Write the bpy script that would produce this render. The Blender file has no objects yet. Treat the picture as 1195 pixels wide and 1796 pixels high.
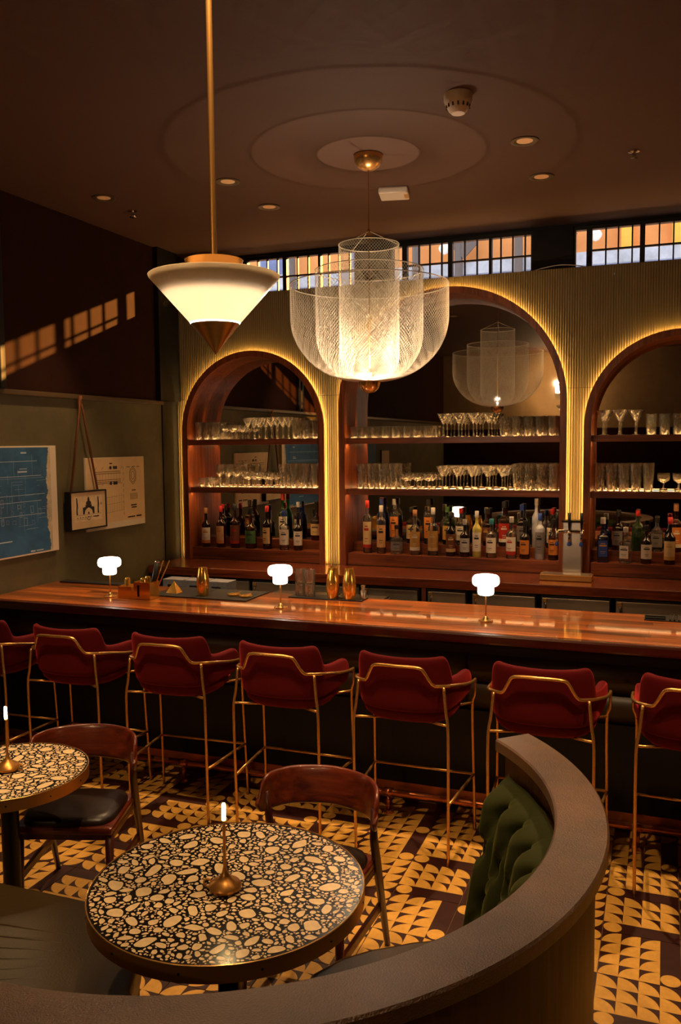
import bpy, bmesh, math, random
import numpy as np
from mathutils import Vector, Matrix
random.seed(7)
PI = math.pi
sc = bpy.context.scene
COL = sc.collection

# ------------------------------------------------------------------ camera
F_PX, PITCH, ROLL, YAW, CAM_H = 1498.4, math.radians(4.648), math.radians(-0.541), math.radians(20.735), 2.15
fwd = Vector((-math.sin(YAW) * math.cos(PITCH), math.cos(YAW) * math.cos(PITCH), -math.sin(PITCH)))
rgt = Vector((math.cos(YAW), math.sin(YAW), 0))
upv = rgt.cross(fwd)
r2 = rgt * math.cos(ROLL) + upv * math.sin(ROLL)
u2 = upv * math.cos(ROLL) - rgt * math.sin(ROLL)
cam = bpy.data.cameras.new('camera')
cam.sensor_fit = 'VERTICAL'
cam.sensor_height = 36.0
cam.lens = F_PX / 1796 * 36.0
cam.clip_start = 0.05
camo = bpy.data.objects.new('camera', cam)
COL.objects.link(camo)
m = Matrix((r2, u2, -fwd)).transposed().to_4x4()
m.translation = Vector((0, 0, CAM_H))
camo.matrix_world = m
sc.camera = camo

# ------------------------------------------------------------------ world, sun, exposure
w = bpy.data.worlds.new('world')
sc.world = w
w.use_nodes = True
w.node_tree.nodes['Background'].inputs[0].default_value = (0.95, 0.95, 1.0, 1)
w.node_tree.nodes['Background'].inputs[1].default_value = 1.5
sun = bpy.data.lights.new('sun', 'SUN')
sun.energy = 30.0
sun.angle = 0.012
sun.color = (1, 0.42, 0.08)
suno = bpy.data.objects.new('sun', sun)
COL.objects.link(suno)
suno.location = (6, 16, 9)
suno.rotation_euler = Vector((-1, -2.0, -0.77)).to_track_quat('-Z', 'Y').to_euler()
sc.view_settings.view_transform = 'Standard'
sc.view_settings.look = 'None'
sc.view_settings.exposure = 0.42
sc.view_settings.gamma = 1.0
sc.view_settings.use_curve_mapping = False
cy = sc.cycles
cy.use_denoising = True
cy.max_bounces = 10
cy.diffuse_bounces = 3
cy.glossy_bounces = 5
cy.transmission_bounces = 4
cy.transparent_max_bounces = 24
cy.caustics_reflective = False
cy.caustics_refractive = False
cy.sample_clamp_indirect = 3.0
cy.use_light_tree = True

# ------------------------------------------------------------------ materials
def S(r, g, b):
    f = lambda c: (c / 255 / 12.92) if c <= 10 else ((c / 255 + 0.055) / 1.055) ** 2.4
    return (f(r), f(g), f(b), 1)

def newmat(name):
    mt = bpy.data.materials.new(name)
    mt.use_nodes = True
    nt = mt.node_tree
    return mt, nt, nt.nodes['Principled BSDF'], nt.nodes, nt.links

def pbr(name, col, rough=0.5, metal=0.0, bump=0.0, bscale=200.0, sheen=0.0, coat=0.0, vary=0.0, vscale=6.0, spec=0.5, tint=None):
    mt, nt, b, N, L = newmat(name)
    b.inputs['Base Color'].default_value = col
    b.inputs['Roughness'].default_value = rough
    b.inputs['Metallic'].default_value = metal
    b.inputs['Specular IOR Level'].default_value = spec
    if sheen:
        b.inputs['Sheen Weight'].default_value = sheen
        b.inputs['Sheen Roughness'].default_value = 0.35
        b.inputs['Sheen Tint'].default_value = tint or col
    if coat:
        b.inputs['Coat Weight'].default_value = coat
        b.inputs['Coat Roughness'].default_value = 0.06
    if bump or vary:
        tc = N.new('ShaderNodeTexCoord')
    if bump:
        nz = N.new('ShaderNodeTexNoise')
        nz.inputs['Scale'].default_value = bscale
        nz.inputs['Detail'].default_value = 4
        L.new(tc.outputs['Object'], nz.inputs['Vector'])
        bp = N.new('ShaderNodeBump')
        bp.inputs['Strength'].default_value = bump
        bp.inputs['Distance'].default_value = 0.01
        L.new(nz.outputs['Fac'], bp.inputs['Height'])
        L.new(bp.outputs['Normal'], b.inputs['Normal'])
    if vary:
        n2 = N.new('ShaderNodeTexNoise')
        n2.inputs['Scale'].default_value = vscale
        n2.inputs['Detail'].default_value = 6
        n2.inputs['Roughness'].default_value = 0.65
        L.new(tc.outputs['Object'], n2.inputs['Vector'])
        rp = N.new('ShaderNodeValToRGB')
        rp.color_ramp.elements[0].position = 0.3
        rp.color_ramp.elements[1].position = 0.7
        rp.color_ramp.elements[0].color = tuple(c * (1 - vary) for c in col[:3]) + (1,)
        rp.color_ramp.elements[1].color = tuple(min(1, c * (1 + vary)) for c in col[:3]) + (1,)
        L.new(n2.outputs['Fac'], rp.inputs['Fac'])
        L.new(rp.outputs['Color'], b.inputs['Base Color'])
    return mt

def wood(name, c1, c2, axis='X', rough=0.35, coat=0.0, scale=1.0, objrand=0.0):
    mt, nt, b, N, L = newmat(name)
    tc = N.new('ShaderNodeTexCoord')
    mp = N.new('ShaderNodeMapping')
    s = {'X': (0.9, 14, 14), 'Y': (14, 0.9, 14), 'Z': (14, 14, 0.9)}[axis]
    mp.inputs['Scale'].default_value = tuple(v * scale for v in s)
    L.new(tc.outputs['Object'], mp.inputs['Vector'])
    oi = N.new('ShaderNodeObjectInfo')
    cx = N.new('ShaderNodeCombineXYZ')
    mu = N.new('ShaderNodeMath'); mu.operation = 'MULTIPLY'; mu.inputs[1].default_value = 37.0
    L.new(oi.outputs['Random'], mu.inputs[0])
    for i in range(3):
        L.new(mu.outputs[0], cx.inputs[i])
    L.new(cx.outputs[0], mp.inputs['Location'])
    n1 = N.new('ShaderNodeTexNoise')
    n1.inputs['Scale'].default_value = 2.2
    n1.inputs['Detail'].default_value = 7
    n1.inputs['Roughness'].default_value = 0.62
    n1.inputs['Distortion'].default_value = 0.6
    L.new(mp.outputs['Vector'], n1.inputs['Vector'])
    rp = N.new('ShaderNodeValToRGB')
    e = rp.color_ramp.elements
    e[0].position = 0.32; e[0].color = c1
    e[1].position = 0.68; e[1].color = c2
    L.new(n1.outputs['Fac'], rp.inputs['Fac'])
    out = rp.outputs['Color']
    if objrand:
        mr = N.new('ShaderNodeMapRange')
        mr.inputs['To Min'].default_value = 1 - objrand
        mr.inputs['To Max'].default_value = 1 + objrand * 0.7
        L.new(oi.outputs['Random'], mr.inputs['Value'])
        mx = N.new('ShaderNodeVectorMath'); mx.operation = 'SCALE'
        L.new(out, mx.inputs[0]); L.new(mr.outputs[0], mx.inputs['Scale'])
        out = mx.outputs[0]
    L.new(out, b.inputs['Base Color'])
    b.inputs['Roughness'].default_value = rough
    if coat:
        b.inputs['Coat Weight'].default_value = coat
        b.inputs['Coat Roughness'].default_value = 0.05
    bp = N.new('ShaderNodeBump'); bp.inputs['Strength'].default_value = 0.06; bp.inputs['Distance'].default_value = 0.004
    L.new(n1.outputs['Fac'], bp.inputs['Height']); L.new(bp.outputs['Normal'], b.inputs['Normal'])
    return mt

def glass(name, tint=(1, 1, 1), gl=1.0, haze=0.05, ior=1.5, ripple=0.0):
    mt, nt, b, N, L = newmat(name)
    N.remove(b)
    out = N['Material Output']
    tr = N.new('ShaderNodeBsdfTransparent'); tr.inputs[0].default_value = tuple(tint) + (1,)
    g = N.new('ShaderNodeBsdfGlossy'); g.inputs['Roughness'].default_value = 0.06; g.inputs['Color'].default_value = (gl, gl, gl, 1)
    fr = N.new('ShaderNodeFresnel'); fr.inputs['IOR'].default_value = ior
    if ripple:
        tc = N.new('ShaderNodeTexCoord'); mp = N.new('ShaderNodeMapping'); mp.inputs['Scale'].default_value = (1, 1, .25)
        nz = N.new('ShaderNodeTexNoise'); nz.inputs['Scale'].default_value = 75; nz.inputs['Detail'].default_value = 1
        bp = N.new('ShaderNodeBump'); bp.inputs['Strength'].default_value = ripple; bp.inputs['Distance'].default_value = .01
        L.new(tc.outputs['Object'], mp.inputs['Vector']); L.new(mp.outputs[0], nz.inputs['Vector']); L.new(nz.outputs['Fac'], bp.inputs['Height'])
        L.new(bp.outputs[0], g.inputs['Normal']); L.new(bp.outputs[0], fr.inputs['Normal'])
    mx = N.new('ShaderNodeMixShader')
    L.new(fr.outputs[0], mx.inputs[0]); L.new(tr.outputs[0], mx.inputs[1]); L.new(g.outputs[0], mx.inputs[2])
    last = mx.outputs[0]
    if haze:
        d = N.new('ShaderNodeBsdfTranslucent'); d.inputs[0].default_value = tuple(min(1, t * .6 + .4 * q) for t, q in zip(tint, (1, .82, .55))) + (1,)
        d2 = N.new('ShaderNodeBsdfDiffuse'); d2.inputs[0].default_value = d.inputs[0].default_value
        a = N.new('ShaderNodeMixShader'); a.inputs[0].default_value = 0.5
        L.new(d.outputs[0], a.inputs[1]); L.new(d2.outputs[0], a.inputs[2])
        m2 = N.new('ShaderNodeMixShader'); m2.inputs[0].default_value = haze
        L.new(last, m2.inputs[1]); L.new(a.outputs[0], m2.inputs[2])
        last = m2.outputs[0]
    L.new(last, out.inputs['Surface'])
    return mt

def emit(name, col, strength):
    mt, nt, b, N, L = newmat(name)
    b.inputs['Base Color'].default_value = tuple(col) + (1,)
    b.inputs['Emission Color'].default_value = tuple(col) + (1,)
    b.inputs['Emission Strength'].default_value = strength
    return mt

M = {}
M['walnut_x'] = wood('walnut_x', S(84, 36, 14), S(150, 78, 38), 'X', 0.38)
M['walnut_z'] = wood('walnut_z', S(92, 38, 14), S(160, 84, 38), 'Z', 0.38)
M['bar_top'] = wood('bar_top', S(98, 38, 11), S(208, 112, 40), 'X', 0.30, coat=0.8, objrand=0.6)
M['bar_edge'] = wood('bar_edge', S(48, 14, 8), S(86, 30, 16), 'X', 0.30, coat=0.6)
M['back_counter'] = wood('back_counter', S(70, 26, 12), S(128, 60, 28), 'X', 0.25, coat=0.6)
M['chair_wood'] = wood('chair_wood', S(58, 18, 9), S(112, 44, 20), 'X', 0.30, coat=0.5)
M['chair_leg'] = wood('chair_leg', S(44, 14, 8), S(80, 30, 15), 'Z', 0.35, coat=0.3)
M['olive_flute'] = pbr('olive_flute', S(126, 106, 62), 0.6, bump=0.05, bscale=120)
M['green_plaster'] = pbr('green_plaster', S(90, 80, 48), 0.75, bump=0.12, bscale=18, vary=0.22, vscale=3.5)
M['dark_plaster'] = pbr('dark_plaster', S(44, 21, 11), 0.9, bump=0.1, bscale=20, vary=0.15, spec=0.1)
M['pale_plaster'] = pbr('pale_plaster', S(150, 120, 80), 0.8, bump=0.2, bscale=8, vary=0.2, vscale=2)
M['ceiling'] = pbr('ceiling', S(82, 53, 36), 0.75, bump=0.06, bscale=90)
M['rail_wood'] = pbr('rail_wood', S(84, 66, 44), 0.35)
M['black_wood'] = pbr('black_wood', S(13, 9, 7), 0.5, spec=0.3)
M['black_frame'] = pbr('black_frame', S(14, 12, 11), 0.4)
M['tile_yellow'] = pbr('tile_yellow', S(206, 154, 68), 0.42, vary=0.16, vscale=22)
M['tile_dark'] = pbr('tile_dark', S(52, 20, 14), 0.42, vary=0.25, vscale=18)
M['grout'] = pbr('grout', S(120, 92, 60), 0.8)
M['velvet_red'] = pbr('velvet_red', S(88, 4, 8), 0.85, sheen=0.8, spec=0.2, tint=S(235, 70, 70), bump=0.05, bscale=300)
M['velvet_green'] = pbr('velvet_green', S(44, 47, 14), 0.85, sheen=0.45, spec=0.2, tint=S(150, 150, 70), bump=0.06, bscale=200)
M['brass'] = pbr('brass', S(224, 170, 98), 0.27, 0.82)
M['brass_dull'] = pbr('brass_dull', S(200, 142, 72), 0.36, 0.8)
M['copper'] = pbr('copper', S(214, 126, 74), 0.24, 0.85)
M['gold'] = pbr('gold', S(240, 180, 80), 0.16, 0.78)
M['steel'] = pbr('steel', S(206, 190, 168), 0.28, 0.85, bump=0.03, bscale=60)
M['chrome'] = pbr('chrome', S(214, 204, 190), 0.1, 1.0)
M['wire'] = pbr('wire', S(196, 180, 152), 0.55, 0.25)
M['black_leather'] = pbr('black_leather', S(46, 31, 14), 0.45, bump=0.08, bscale=250)
M['bench_leather'] = pbr('bench_leather', S(58, 43, 17), 0.38, bump=0.12, bscale=140, vary=0.2, vscale=5)
M['seat_leather'] = pbr('seat_leather', S(34, 22, 16), 0.35, bump=0.1, bscale=200)
M['booth_cap'] = pbr('booth_cap', S(92, 60, 29), 0.40, bump=0.5, bscale=230, vary=0.4, vscale=6, spec=1.0, coat=0.7)
M['booth_cap'].node_tree.nodes['Principled BSDF'].inputs['Coat Roughness'].default_value = 0.36
M['booth_wall'] = wood('booth_wall', S(60, 34, 14), S(104, 66, 30), 'Z', 0.45)
M['black_rubber'] = pbr('black_rubber', S(22, 19, 18), 0.55)
M['black_metal'] = pbr('black_metal', S(16, 14, 13), 0.4, 0.4)
M['equipment'] = pbr('equipment', S(48, 44, 42), 0.35, 0.5)
M['white_plastic'] = pbr('white_plastic', S(226, 208, 184), 0.45)
M['grille_dark'] = pbr('grille_dark', S(70, 56, 44), 0.6)
M['cream_chip'] = pbr('cream_chip', S(236, 206, 158), 0.3, vary=0.14, vscale=30)
M['terrazzo_base'] = pbr('terrazzo_base', S(22, 18, 18), 0.25, vary=0.5, vscale=260)
M['table_top_edge'] = pbr('table_top_edge', S(74, 42, 22), 0.35, 0.3)
M['opal'] = emit('opal', (1.0, 0.88, 0.70), 6.0)
M['led'] = emit('led', (1.0, 0.64, 0.20), 42.0)
M['led_shelf'] = emit('led_shelf', (1.0, 0.54, 0.19), 15.0)
M['candle_led'] = emit('candle_led', (1.0, 0.72, 0.30), 60.0)
M['led_under'] = emit('led_under', (1.0, 0.56, 0.22), 26.0)
M['downlight_led'] = emit('downlight_led', (1.0, 0.60, 0.28), 0.02)
M['mirror'] = pbr('mirror', (0.62, 0.60, 0.56, 1), 0.015, 1.0)
M['glass_clear'] = glass('glass_clear', (0.97, 0.94, 0.87), 1.0, 0.055, 1.75, 0.9)
M['glass_pane'] = glass('glass_pane', (0.95, 0.96, 0.96), 0.8, 0.0)
M['paper'] = pbr('paper', S(226, 190, 138), 0.7, vary=0.06, vscale=8)
M['paper_white'] = pbr('paper_white', S(226, 208, 176), 0.7)
M['ink'] = pbr('ink', S(44, 32, 24), 0.8)
M['ink_soft'] = pbr('ink_soft', S(150, 116, 82), 0.8)
M['blueprint'] = pbr('blueprint', S(50, 98, 134), 0.6, vary=0.3, vscale=6)
M['blue_line'] = pbr('blue_line', S(190, 204, 208), 0.7)
M['blue_line_soft'] = pbr('blue_line_soft', S(122, 156, 176), 0.7)
M['worn_edge'] = pbr('worn_edge', S(200, 184, 150), 0.7, vary=0.3, vscale=14)
M['rope'] = pbr('rope', S(120, 70, 34), 0.9, bump=0.5, bscale=150)
M['facade'] = pbr('facade', S(238, 158, 92), 0.9, vary=0.12, vscale=2)
M['facade_yellow'] = pbr('facade_yellow', S(246, 190, 78), 0.9, vary=0.1)
M['facade_grey'] = pbr('facade_grey', S(190, 190, 200), 0.9, vary=0.25, vscale=4)
M['facade_blue'] = pbr('facade_blue', S(120, 130, 170), 0.9, vary=0.2, vscale=6)
M['facade_dark'] = pbr('facade_dark', S(108, 96, 92), 0.8)
M['globe_white'] = pbr('globe_white', S(250, 246, 236), 0.4)
M['carton'] = pbr('carton', S(112, 108, 110), 0.7, vary=0.25, vscale=30)
M['blue_tag'] = pbr('blue_tag', S(30, 60, 140), 0.5)

# ------------------------------------------------------------------ mesh helpers
class MB:
    def __init__(self):
        self.v = []; self.f = []; self.m = []; self.sm = []
    def add(self, verts, faces, mi=0, smooth=False):
        o = len(self.v)
        self.v += [tuple(p) for p in verts]
        for fc in faces:
            self.f.append(tuple(i + o for i in fc)); self.m.append(mi); self.sm.append(smooth)
        return self
    def box(self, x0, x1, y0, y1, z0, z1, mi=0, bev=0.0, rz=0.0, c=None, R=None):
        bm = bmesh.new()
        bmesh.ops.create_cube(bm, size=1.0)
        for q in bm.verts:
            q.co = Vector(((x0 + x1) / 2 + q.co.x * (x1 - x0), (y0 + y1) / 2 + q.co.y * (y1 - y0), (z0 + z1) / 2 + q.co.z * (z1 - z0)))
        if bev:
            bmesh.ops.bevel(bm, geom=bm.edges[:], offset=bev, segments=2, affect='EDGES', profile=0.6)
        if R is not None:
            cc = Vector(c)
            for q in bm.verts:
                q.co = R @ (q.co - cc) + cc
        bm.verts.index_update()
        self.add([q.co for q in bm.verts], [[q.index for q in fc.verts] for fc in bm.faces], mi)
        bm.free()
        return self
    def lathe(self, prof, c=(0, 0, 0), seg=20, mi=0, sharp=35, smooth=True, mis=None, axis=None):
        # profile (r, z); rings are doubled at sharp corners
        rings = []; n = len(prof)
        for i, (r, z) in enumerate(prof):
            dup = False
            if 0 < i < n - 1:
                a = Vector((prof[i][0] - prof[i-1][0], prof[i][1] - prof[i-1][1])); b = Vector((prof[i+1][0] - r, prof[i+1][1] - z))
                if a.length > 1e-7 and b.length > 1e-7 and math.degrees(a.angle(b)) > sharp: dup = True
            rings.append((r, z, i))
            if dup: rings.append((r, z, i))
        vs = []; fs = []
        for (r, z, i) in rings:
            for k in range(seg):
                t = 2 * PI * k / seg
                p = Vector((max(r, 1e-5) * math.cos(t), max(r, 1e-5) * math.sin(t), z))
                if axis is not None: p = axis @ p
                vs.append((p.x + c[0], p.y + c[1], p.z + c[2]))
        for j in range(len(rings) - 1):
            if rings[j][2] == rings[j+1][2]: continue
            for k in range(seg):
                a = j * seg + k; b = j * seg + (k + 1) % seg
                fs.append((a, b, b + seg, a + seg))
        return self.add(vs, fs, mi, smooth)
    def tube(self, pts, r, n=8, closed=False, mi=0, caps=True, smooth=True):
        P = [Vector(p) for p in pts]
        R = r if isinstance(r, (list, tuple)) else [r] * len(P)
        N_ = len(P); vs = []; fs = []
        T = []
        for i in range(N_):
            if closed: t = P[(i+1) % N_] - P[i-1]
            else: t = P[min(i+1, N_-1)] - P[max(i-1, 0)]
            T.append(t.normalized() if t.length > 1e-9 else Vector((0, 0, 1)))
        ref = Vector((0, 0, 1)) if abs(T[0].z) < 0.9 else Vector((1, 0, 0))
        u = T[0].cross(ref).normalized()
        for i in range(N_):
            u = (u - T[i] * u.dot(T[i]))
            u = u.normalized() if u.length > 1e-6 else T[i].orthogonal().normalized()
            vv = T[i].cross(u)
            for k in range(n):
                a = 2 * PI * k / n
                vs.append(P[i] + (u * math.cos(a) + vv * math.sin(a)) * R[i])
        for i in range(N_ if closed else N_ - 1):
            j = (i + 1) % N_
            for k in range(n):
                k2 = (k + 1) % n
                fs.append((i*n + k, i*n + k2, j*n + k2, j*n + k))
        if not closed and caps:
            fs.append(tuple(range(n))[::-1]); fs.append(tuple((N_-1)*n + k for k in range(n)))
        return self.add(vs, fs, mi, smooth)
    def prism(self, poly, z0, z1, mi=0, side=None):
        n = len(poly)
        vs = [(x, y, z0) for x, y in poly] + [(x, y, z1) for x, y in poly]
        fs = [tuple(range(n))[::-1], tuple(range(n, 2*n))]
        self.add(vs, fs, mi)
        return self.add(vs, [(i, (i+1) % n, n + (i+1) % n, n + i) for i in range(n)], mi if side is None else side)
    def quad(self, a, b, c, d, mi=0):
        return self.add([a, b, c, d], [(0, 1, 2, 3)], mi)
    def mesh(self, name, mats):
        me = bpy.data.meshes.new(name)
        me.from_pydata(self.v, [], self.f)
        for x in (mats if isinstance(mats, (list, tuple)) else [mats]):
            me.materials.append(M[x] if isinstance(x, str) else x)
        me.polygons.foreach_set('material_index', self.m)
        me.polygons.foreach_set('use_smooth', self.sm)
        me.update()
        return me
    def obj(self, name, mats, parent=None, loc=None, rz=0.0):
        return link(name, self.mesh(name, mats), parent, loc, rz)

def link(name, data, parent=None, loc=None, rz=0.0):
    o = bpy.data.objects.new(name, data)
    COL.objects.link(o)
    if parent is not None: o.parent = parent
    if loc is not None: o.location = loc
    if rz: o.rotation_euler = (0, 0, rz)
    return o

def tag(o, label, cat=None, group=None, kind=None):
    o['label'] = label
    if cat: o['category'] = cat
    if group: o['group'] = group
    if kind: o['kind'] = kind
    return o

def thing(name, label, cat, loc=(0, 0, 0), rz=0.0, group=None, kind=None):
    o = link(name, None, None, loc, rz)
    o.empty_display_size = 0.1
    return tag(o, label, cat, group, kind)

def clone(root, loc, rz=0.0, label=None, parent=None):
    r = root.copy(); COL.objects.link(r)
    if parent is None:
        r.location = loc; r.rotation_euler = (0, 0, rz)
        if label: r['label'] = label
    else:
        r.parent = parent
    for ch in list(root.children):
        clone(ch, None, parent=r)
    return r

def structure(o, label):
    return tag(o, label, o.name.split('_')[0] if o.name.split('_')[0] in ('wall', 'floor', 'ceiling', 'window', 'door', 'baseboard', 'trim') else 'structure', kind='structure')

def smooth_path(pts, n=8):
    P = [Vector(p) for p in pts]; out = []
    for i in range(len(P) - 1):
        p0 = P[max(i-1, 0)]; p1 = P[i]; p2 = P[i+1]; p3 = P[min(i+2, len(P)-1)]
        for k in range(n):
            t = k / n
            out.append(0.5 * ((2*p1) + (p2-p0)*t + (2*p0-5*p1+4*p2-p3)*t*t + (3*p1-p0-3*p2+p3)*t**3))
    out.append(P[-1])
    return out

def lamp(name, kind, energy, col, parent, loc, size=0.02, angle=None, blend=0.5, target=None):
    l = bpy.data.lights.new(name, kind)
    l.energy = energy; l.color = col
    if kind in ('POINT', 'SPOT'): l.shadow_soft_size = size
    o = link(name, l, parent, loc)
    if kind == 'SPOT':
        l.spot_size = angle; l.spot_blend = blend
        if target is not None:
            o.rotation_euler = Vector(target).to_track_quat('-Z', 'Y').to_euler()
    return o

WARM = (1.0, 0.63, 0.31)

# ------------------------------------------------------------------ room shell
XL, XR, YB, YF, ZC = -4.47, 2.3, 7.6, -3.0, 3.97
YP = 7.30           # face of the fluted bar-back panel
b = MB().box(XL - .1, XR + .1, YF - .1, 9.0, -0.1, -0.004)
floor = structure(b.obj('floor', 'grout'), 'floor of patterned yellow and brown cement tiles')
# --- floor tiles: one printed tile, laid at random quarter turns
def tile_mesh():
    T = 0.32; g = 0.0016; c = (T - 2*g) / 4
    mb = MB(); z = 0.0
    def Q(x, y): return (g + x*c - T/2, g + y*c - T/2, z)
    seg = 7
    for i in range(4):
        for j in range(1, 4):
            arc = [(i + math.cos(PI/2*k/seg), j + math.sin(PI/2*k/seg)) for k in range(seg + 1)]
            mb.add([Q(i, j)] + [Q(*p) for p in arc], [tuple(range(seg + 2))], 0)
            mb.add([Q(i+1, j+1)] + [Q(*p) for p in arc[::-1]], [tuple(range(seg + 2))], 1)
    cx, cy_, r = 0.5, 0.5, 0.49
    circ = [(cx + r*math.cos(2*PI*k/24), cy_ + r*math.sin(2*PI*k/24)) for k in range(24)]
    mb.add([Q(*p) for p in circ], [tuple(range(24))], 0)
    for q, cor in enumerate(((1, 1), (0, 1), (0, 0), (1, 0))):
        arc = [circ[(q*6 + k) % 24] for k in range(7)]
        mids = {0: ((1, .5), (.5, 1)), 1: ((.5, 1), (0, .5)), 2: ((0, .5), (.5, 0)), 3: ((.5, 0), (1, .5))}[q]
        poly = [mids[0], cor, mids[1]] + arc[::-1]
        mb.add([Q(*p) for p in poly], [tuple(range(len(poly)))], 1)
    mb.add([Q(1, 0), Q(4, 0), Q(4, 1), Q(1, 1)], [(0, 1, 2, 3)], 1)
    h = T/2 - g
    cs = [(-h, -h), (h, -h), (h, h), (-h, h)]
    for k in range(4):
        a, d = cs[k], cs[(k+1) % 4]
        mb.add([(a[0], a[1], -.006), (d[0], d[1], -.006), (d[0], d[1], z), (a[0], a[1], z)], [(0, 1, 2, 3)], 1)
    return mb
TM = tile_mesh()
tile_me = TM.mesh('floor_tile', ['tile_yellow', 'tile_dark'])
known = {(0, -2): 0, (0, -1): 1, (0, 0): 0, (0, 1): 0, (0, 2): 1, (-3, 1): 0, (-3, 0): 0, (-4, 1): 1, (-3, 2): 1, (-4, 0): 3, (-3, -1): 1,
         (-2, -1): 3, (-4, -1): 2, (-1, 0): 3, (-2, 0): 3, (-1, 1): 3, (1, 0): 3, (1, 1): 2, (1, -1): 3, (-1, -1): 2}
OX, OY, TS = -0.212, 3.766, 0.32
far = MB()
trng = random.Random(5)
for i in range(-14, 9):
    for j in range(-21, 14):
        k = known.get((i, j), trng.randrange(4))
        x = OX + (i + .5) * TS; y = OY + (j + .5) * TS
        if x < XL - .2 or x > XR + .1: continue
        if 2.2 < y < 4.95 and -4.5 < x < 1.25:
            t = link('tile', tile_me, floor, (x, y, 0), k * PI / 2)
        else:
            R = Matrix.Rotation(k * PI / 2, 3, 'Z')
            o = len(far.v)
            far.v += [tuple(R @ Vector(p) + Vector((x, y, 0))) for p in TM.v]
            far.f += [tuple(q + o for q in fc) for fc in TM.f]; far.m += TM.m; far.sm += TM.sm
fo = far.obj('tile_field', ['tile_yellow', 'tile_dark'], floor)
fo['kind'] = 'stuff'

structure(MB().box(XL - .1, XR + .1, YF - .1, YB + .1, ZC, ZC + .1).obj('ceiling', 'ceiling'), 'dark brown painted ceiling')
# left wall: green plaster below the picture rail, dark plaster above
wl = MB().box(XL - .12, XL, YF, YB, 0, 2.52, 0).box(XL - .12, XL, YF, YB, 2.52, ZC, 1).obj('wall_left', ['green_plaster', 'dark_plaster'])
structure(wl, 'left wall, mottled green plaster below and dark brown above the rail')
structure(MB().box(XL, XL + .03, YF, 7.03, 2.52, 2.558, 0, 0.006).obj('trim_1', 'rail_wood'), 'brown wooden picture rail along the left wall')
structure(MB().box(XL, XL + .012, 7.03, 7.295, 1.0, 2.52, 0).box(XL, XL + .05, 6.95, 7.295, 2.56, ZC, 0).box(XL, XL + .014, 7.03, 7.295, 2.52, 2.56, 0).obj('trim_2', 'black_wood'), 'black corner board beside the olive fluted bar back')
structure(MB().box(XL, XL + .05, 4.78, 4.84, 2.56, ZC, 0, .01).box(XL, XL + .05, 4.88, 4.94, 2.56, ZC, 0, .01).obj('trim_3', 'black_wood'), 'pair of dark upright boards on the upper left wall')
structure(MB().box(XR, XR + .12, YF, YB, 0, ZC).obj('wall_right', 'dark_plaster'), 'dark plaster wall on the right')
structure(MB().box(XL - .1, XR + .1, YF - .12, YF, 0, 2.4, 0).box(XL - .1, XR + .1, YF - .12, YF, 2.4, ZC, 1).obj('wall_front', ['dark_plaster', 'pale_plaster']), 'plaster wall behind the viewer, seen in the mirrors')

# back wall with clerestory openings
W_X = [-3.993 + 1.62 * k for k in range(4)]
WW, WZ0, WZ1 = 1.285, 3.50, 3.95
wb = MB().box(XL - .1, XR + .1, YB, YB + .16, 0, WZ0)
wb.box(XL - .1, XR + .1, YB, YB + .16, WZ1, ZC + .1)
edges = [XL - .1] + sum([[x, x + WW] for x in W_X], []) + [XR + .1]
for a in range(0, len(edges), 2):
    if edges[a+1] > edges[a]:
        wb.box(edges[a], edges[a+1], YB, YB + .16, WZ0, WZ1)
wb_o = structure(wb.obj('wall_back', 'black_wood'), 'black back wall holding the clerestory windows')
MUN = [.263, .363, .473, .683, .793, 1.003, 1.107, 1.213]
THK = [(.107, .153), (.533, .573), (.900, .925)]
TZ = 3.746
for n, x0 in enumerate(W_X):
    wn = thing('window_%d' % (n + 1), ['leftmost clerestory window, half hidden behind the white cone pendant', 'middle clerestory window above the tall centre arch', 'right clerestory window at the top right corner', 'clerestory window beyond the right edge of the picture'][n], 'window', (x0, YB + .05, WZ0), kind='structure')
    fr = MB()
    hh = WZ1 - WZ0
    fr.box(0, WW, -.02, .04, 0, .03).box(0, WW, -.02, .04, hh - .03, hh).box(0, .02, -.02, .04, 0.03, hh - .03).box(WW - .02, WW, -.02, .04, 0.03, hh - .03)
    fr.obj('window_frame', 'black_frame', wn)
    for (a, c) in THK:
        MB().box(a, c, -.018, .038, .03, hh - .03).obj('mullion', 'black_frame', wn)
    for q in MUN:
        MB().box(q - .006, q + .006, -.008, .018, .03, hh - .03).obj('muntin', 'black_frame', wn)
    MB().box(.153, WW - .02, -.009, .019, TZ - WZ0 - .007, TZ - WZ0 + .007).obj('muntin', 'black_frame', wn)
    xs = [.02] + sorted(sum([list(t) for t in THK], []) + sum([[q - .006, q + .006] for q in MUN], [])) + [WW - .02]
    for a in range(0, len(xs) - 1, 2):
        if a == 0:
            MB().box(xs[a], xs[a+1], .003, .007, .03, hh - .03).obj('pane', 'glass_pane', wn)
        else:
            MB().box(xs[a], xs[a+1], .003, .007, .03, TZ - WZ0 - .007).obj('pane', 'glass_pane', wn)
            MB().box(xs[a], xs[a+1], .003, .007, TZ - WZ0 + .007, hh - .03).obj('pane', 'glass_pane', wn)
    MB().box(.118, .142, -.035, -.018, .14, .24, 0, .004).tube([(.13, -.035, .2), (.13, -.06, .2), (.13, -.06, .15)], .006, 6).obj('latch', 'black_frame', wn)

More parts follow.
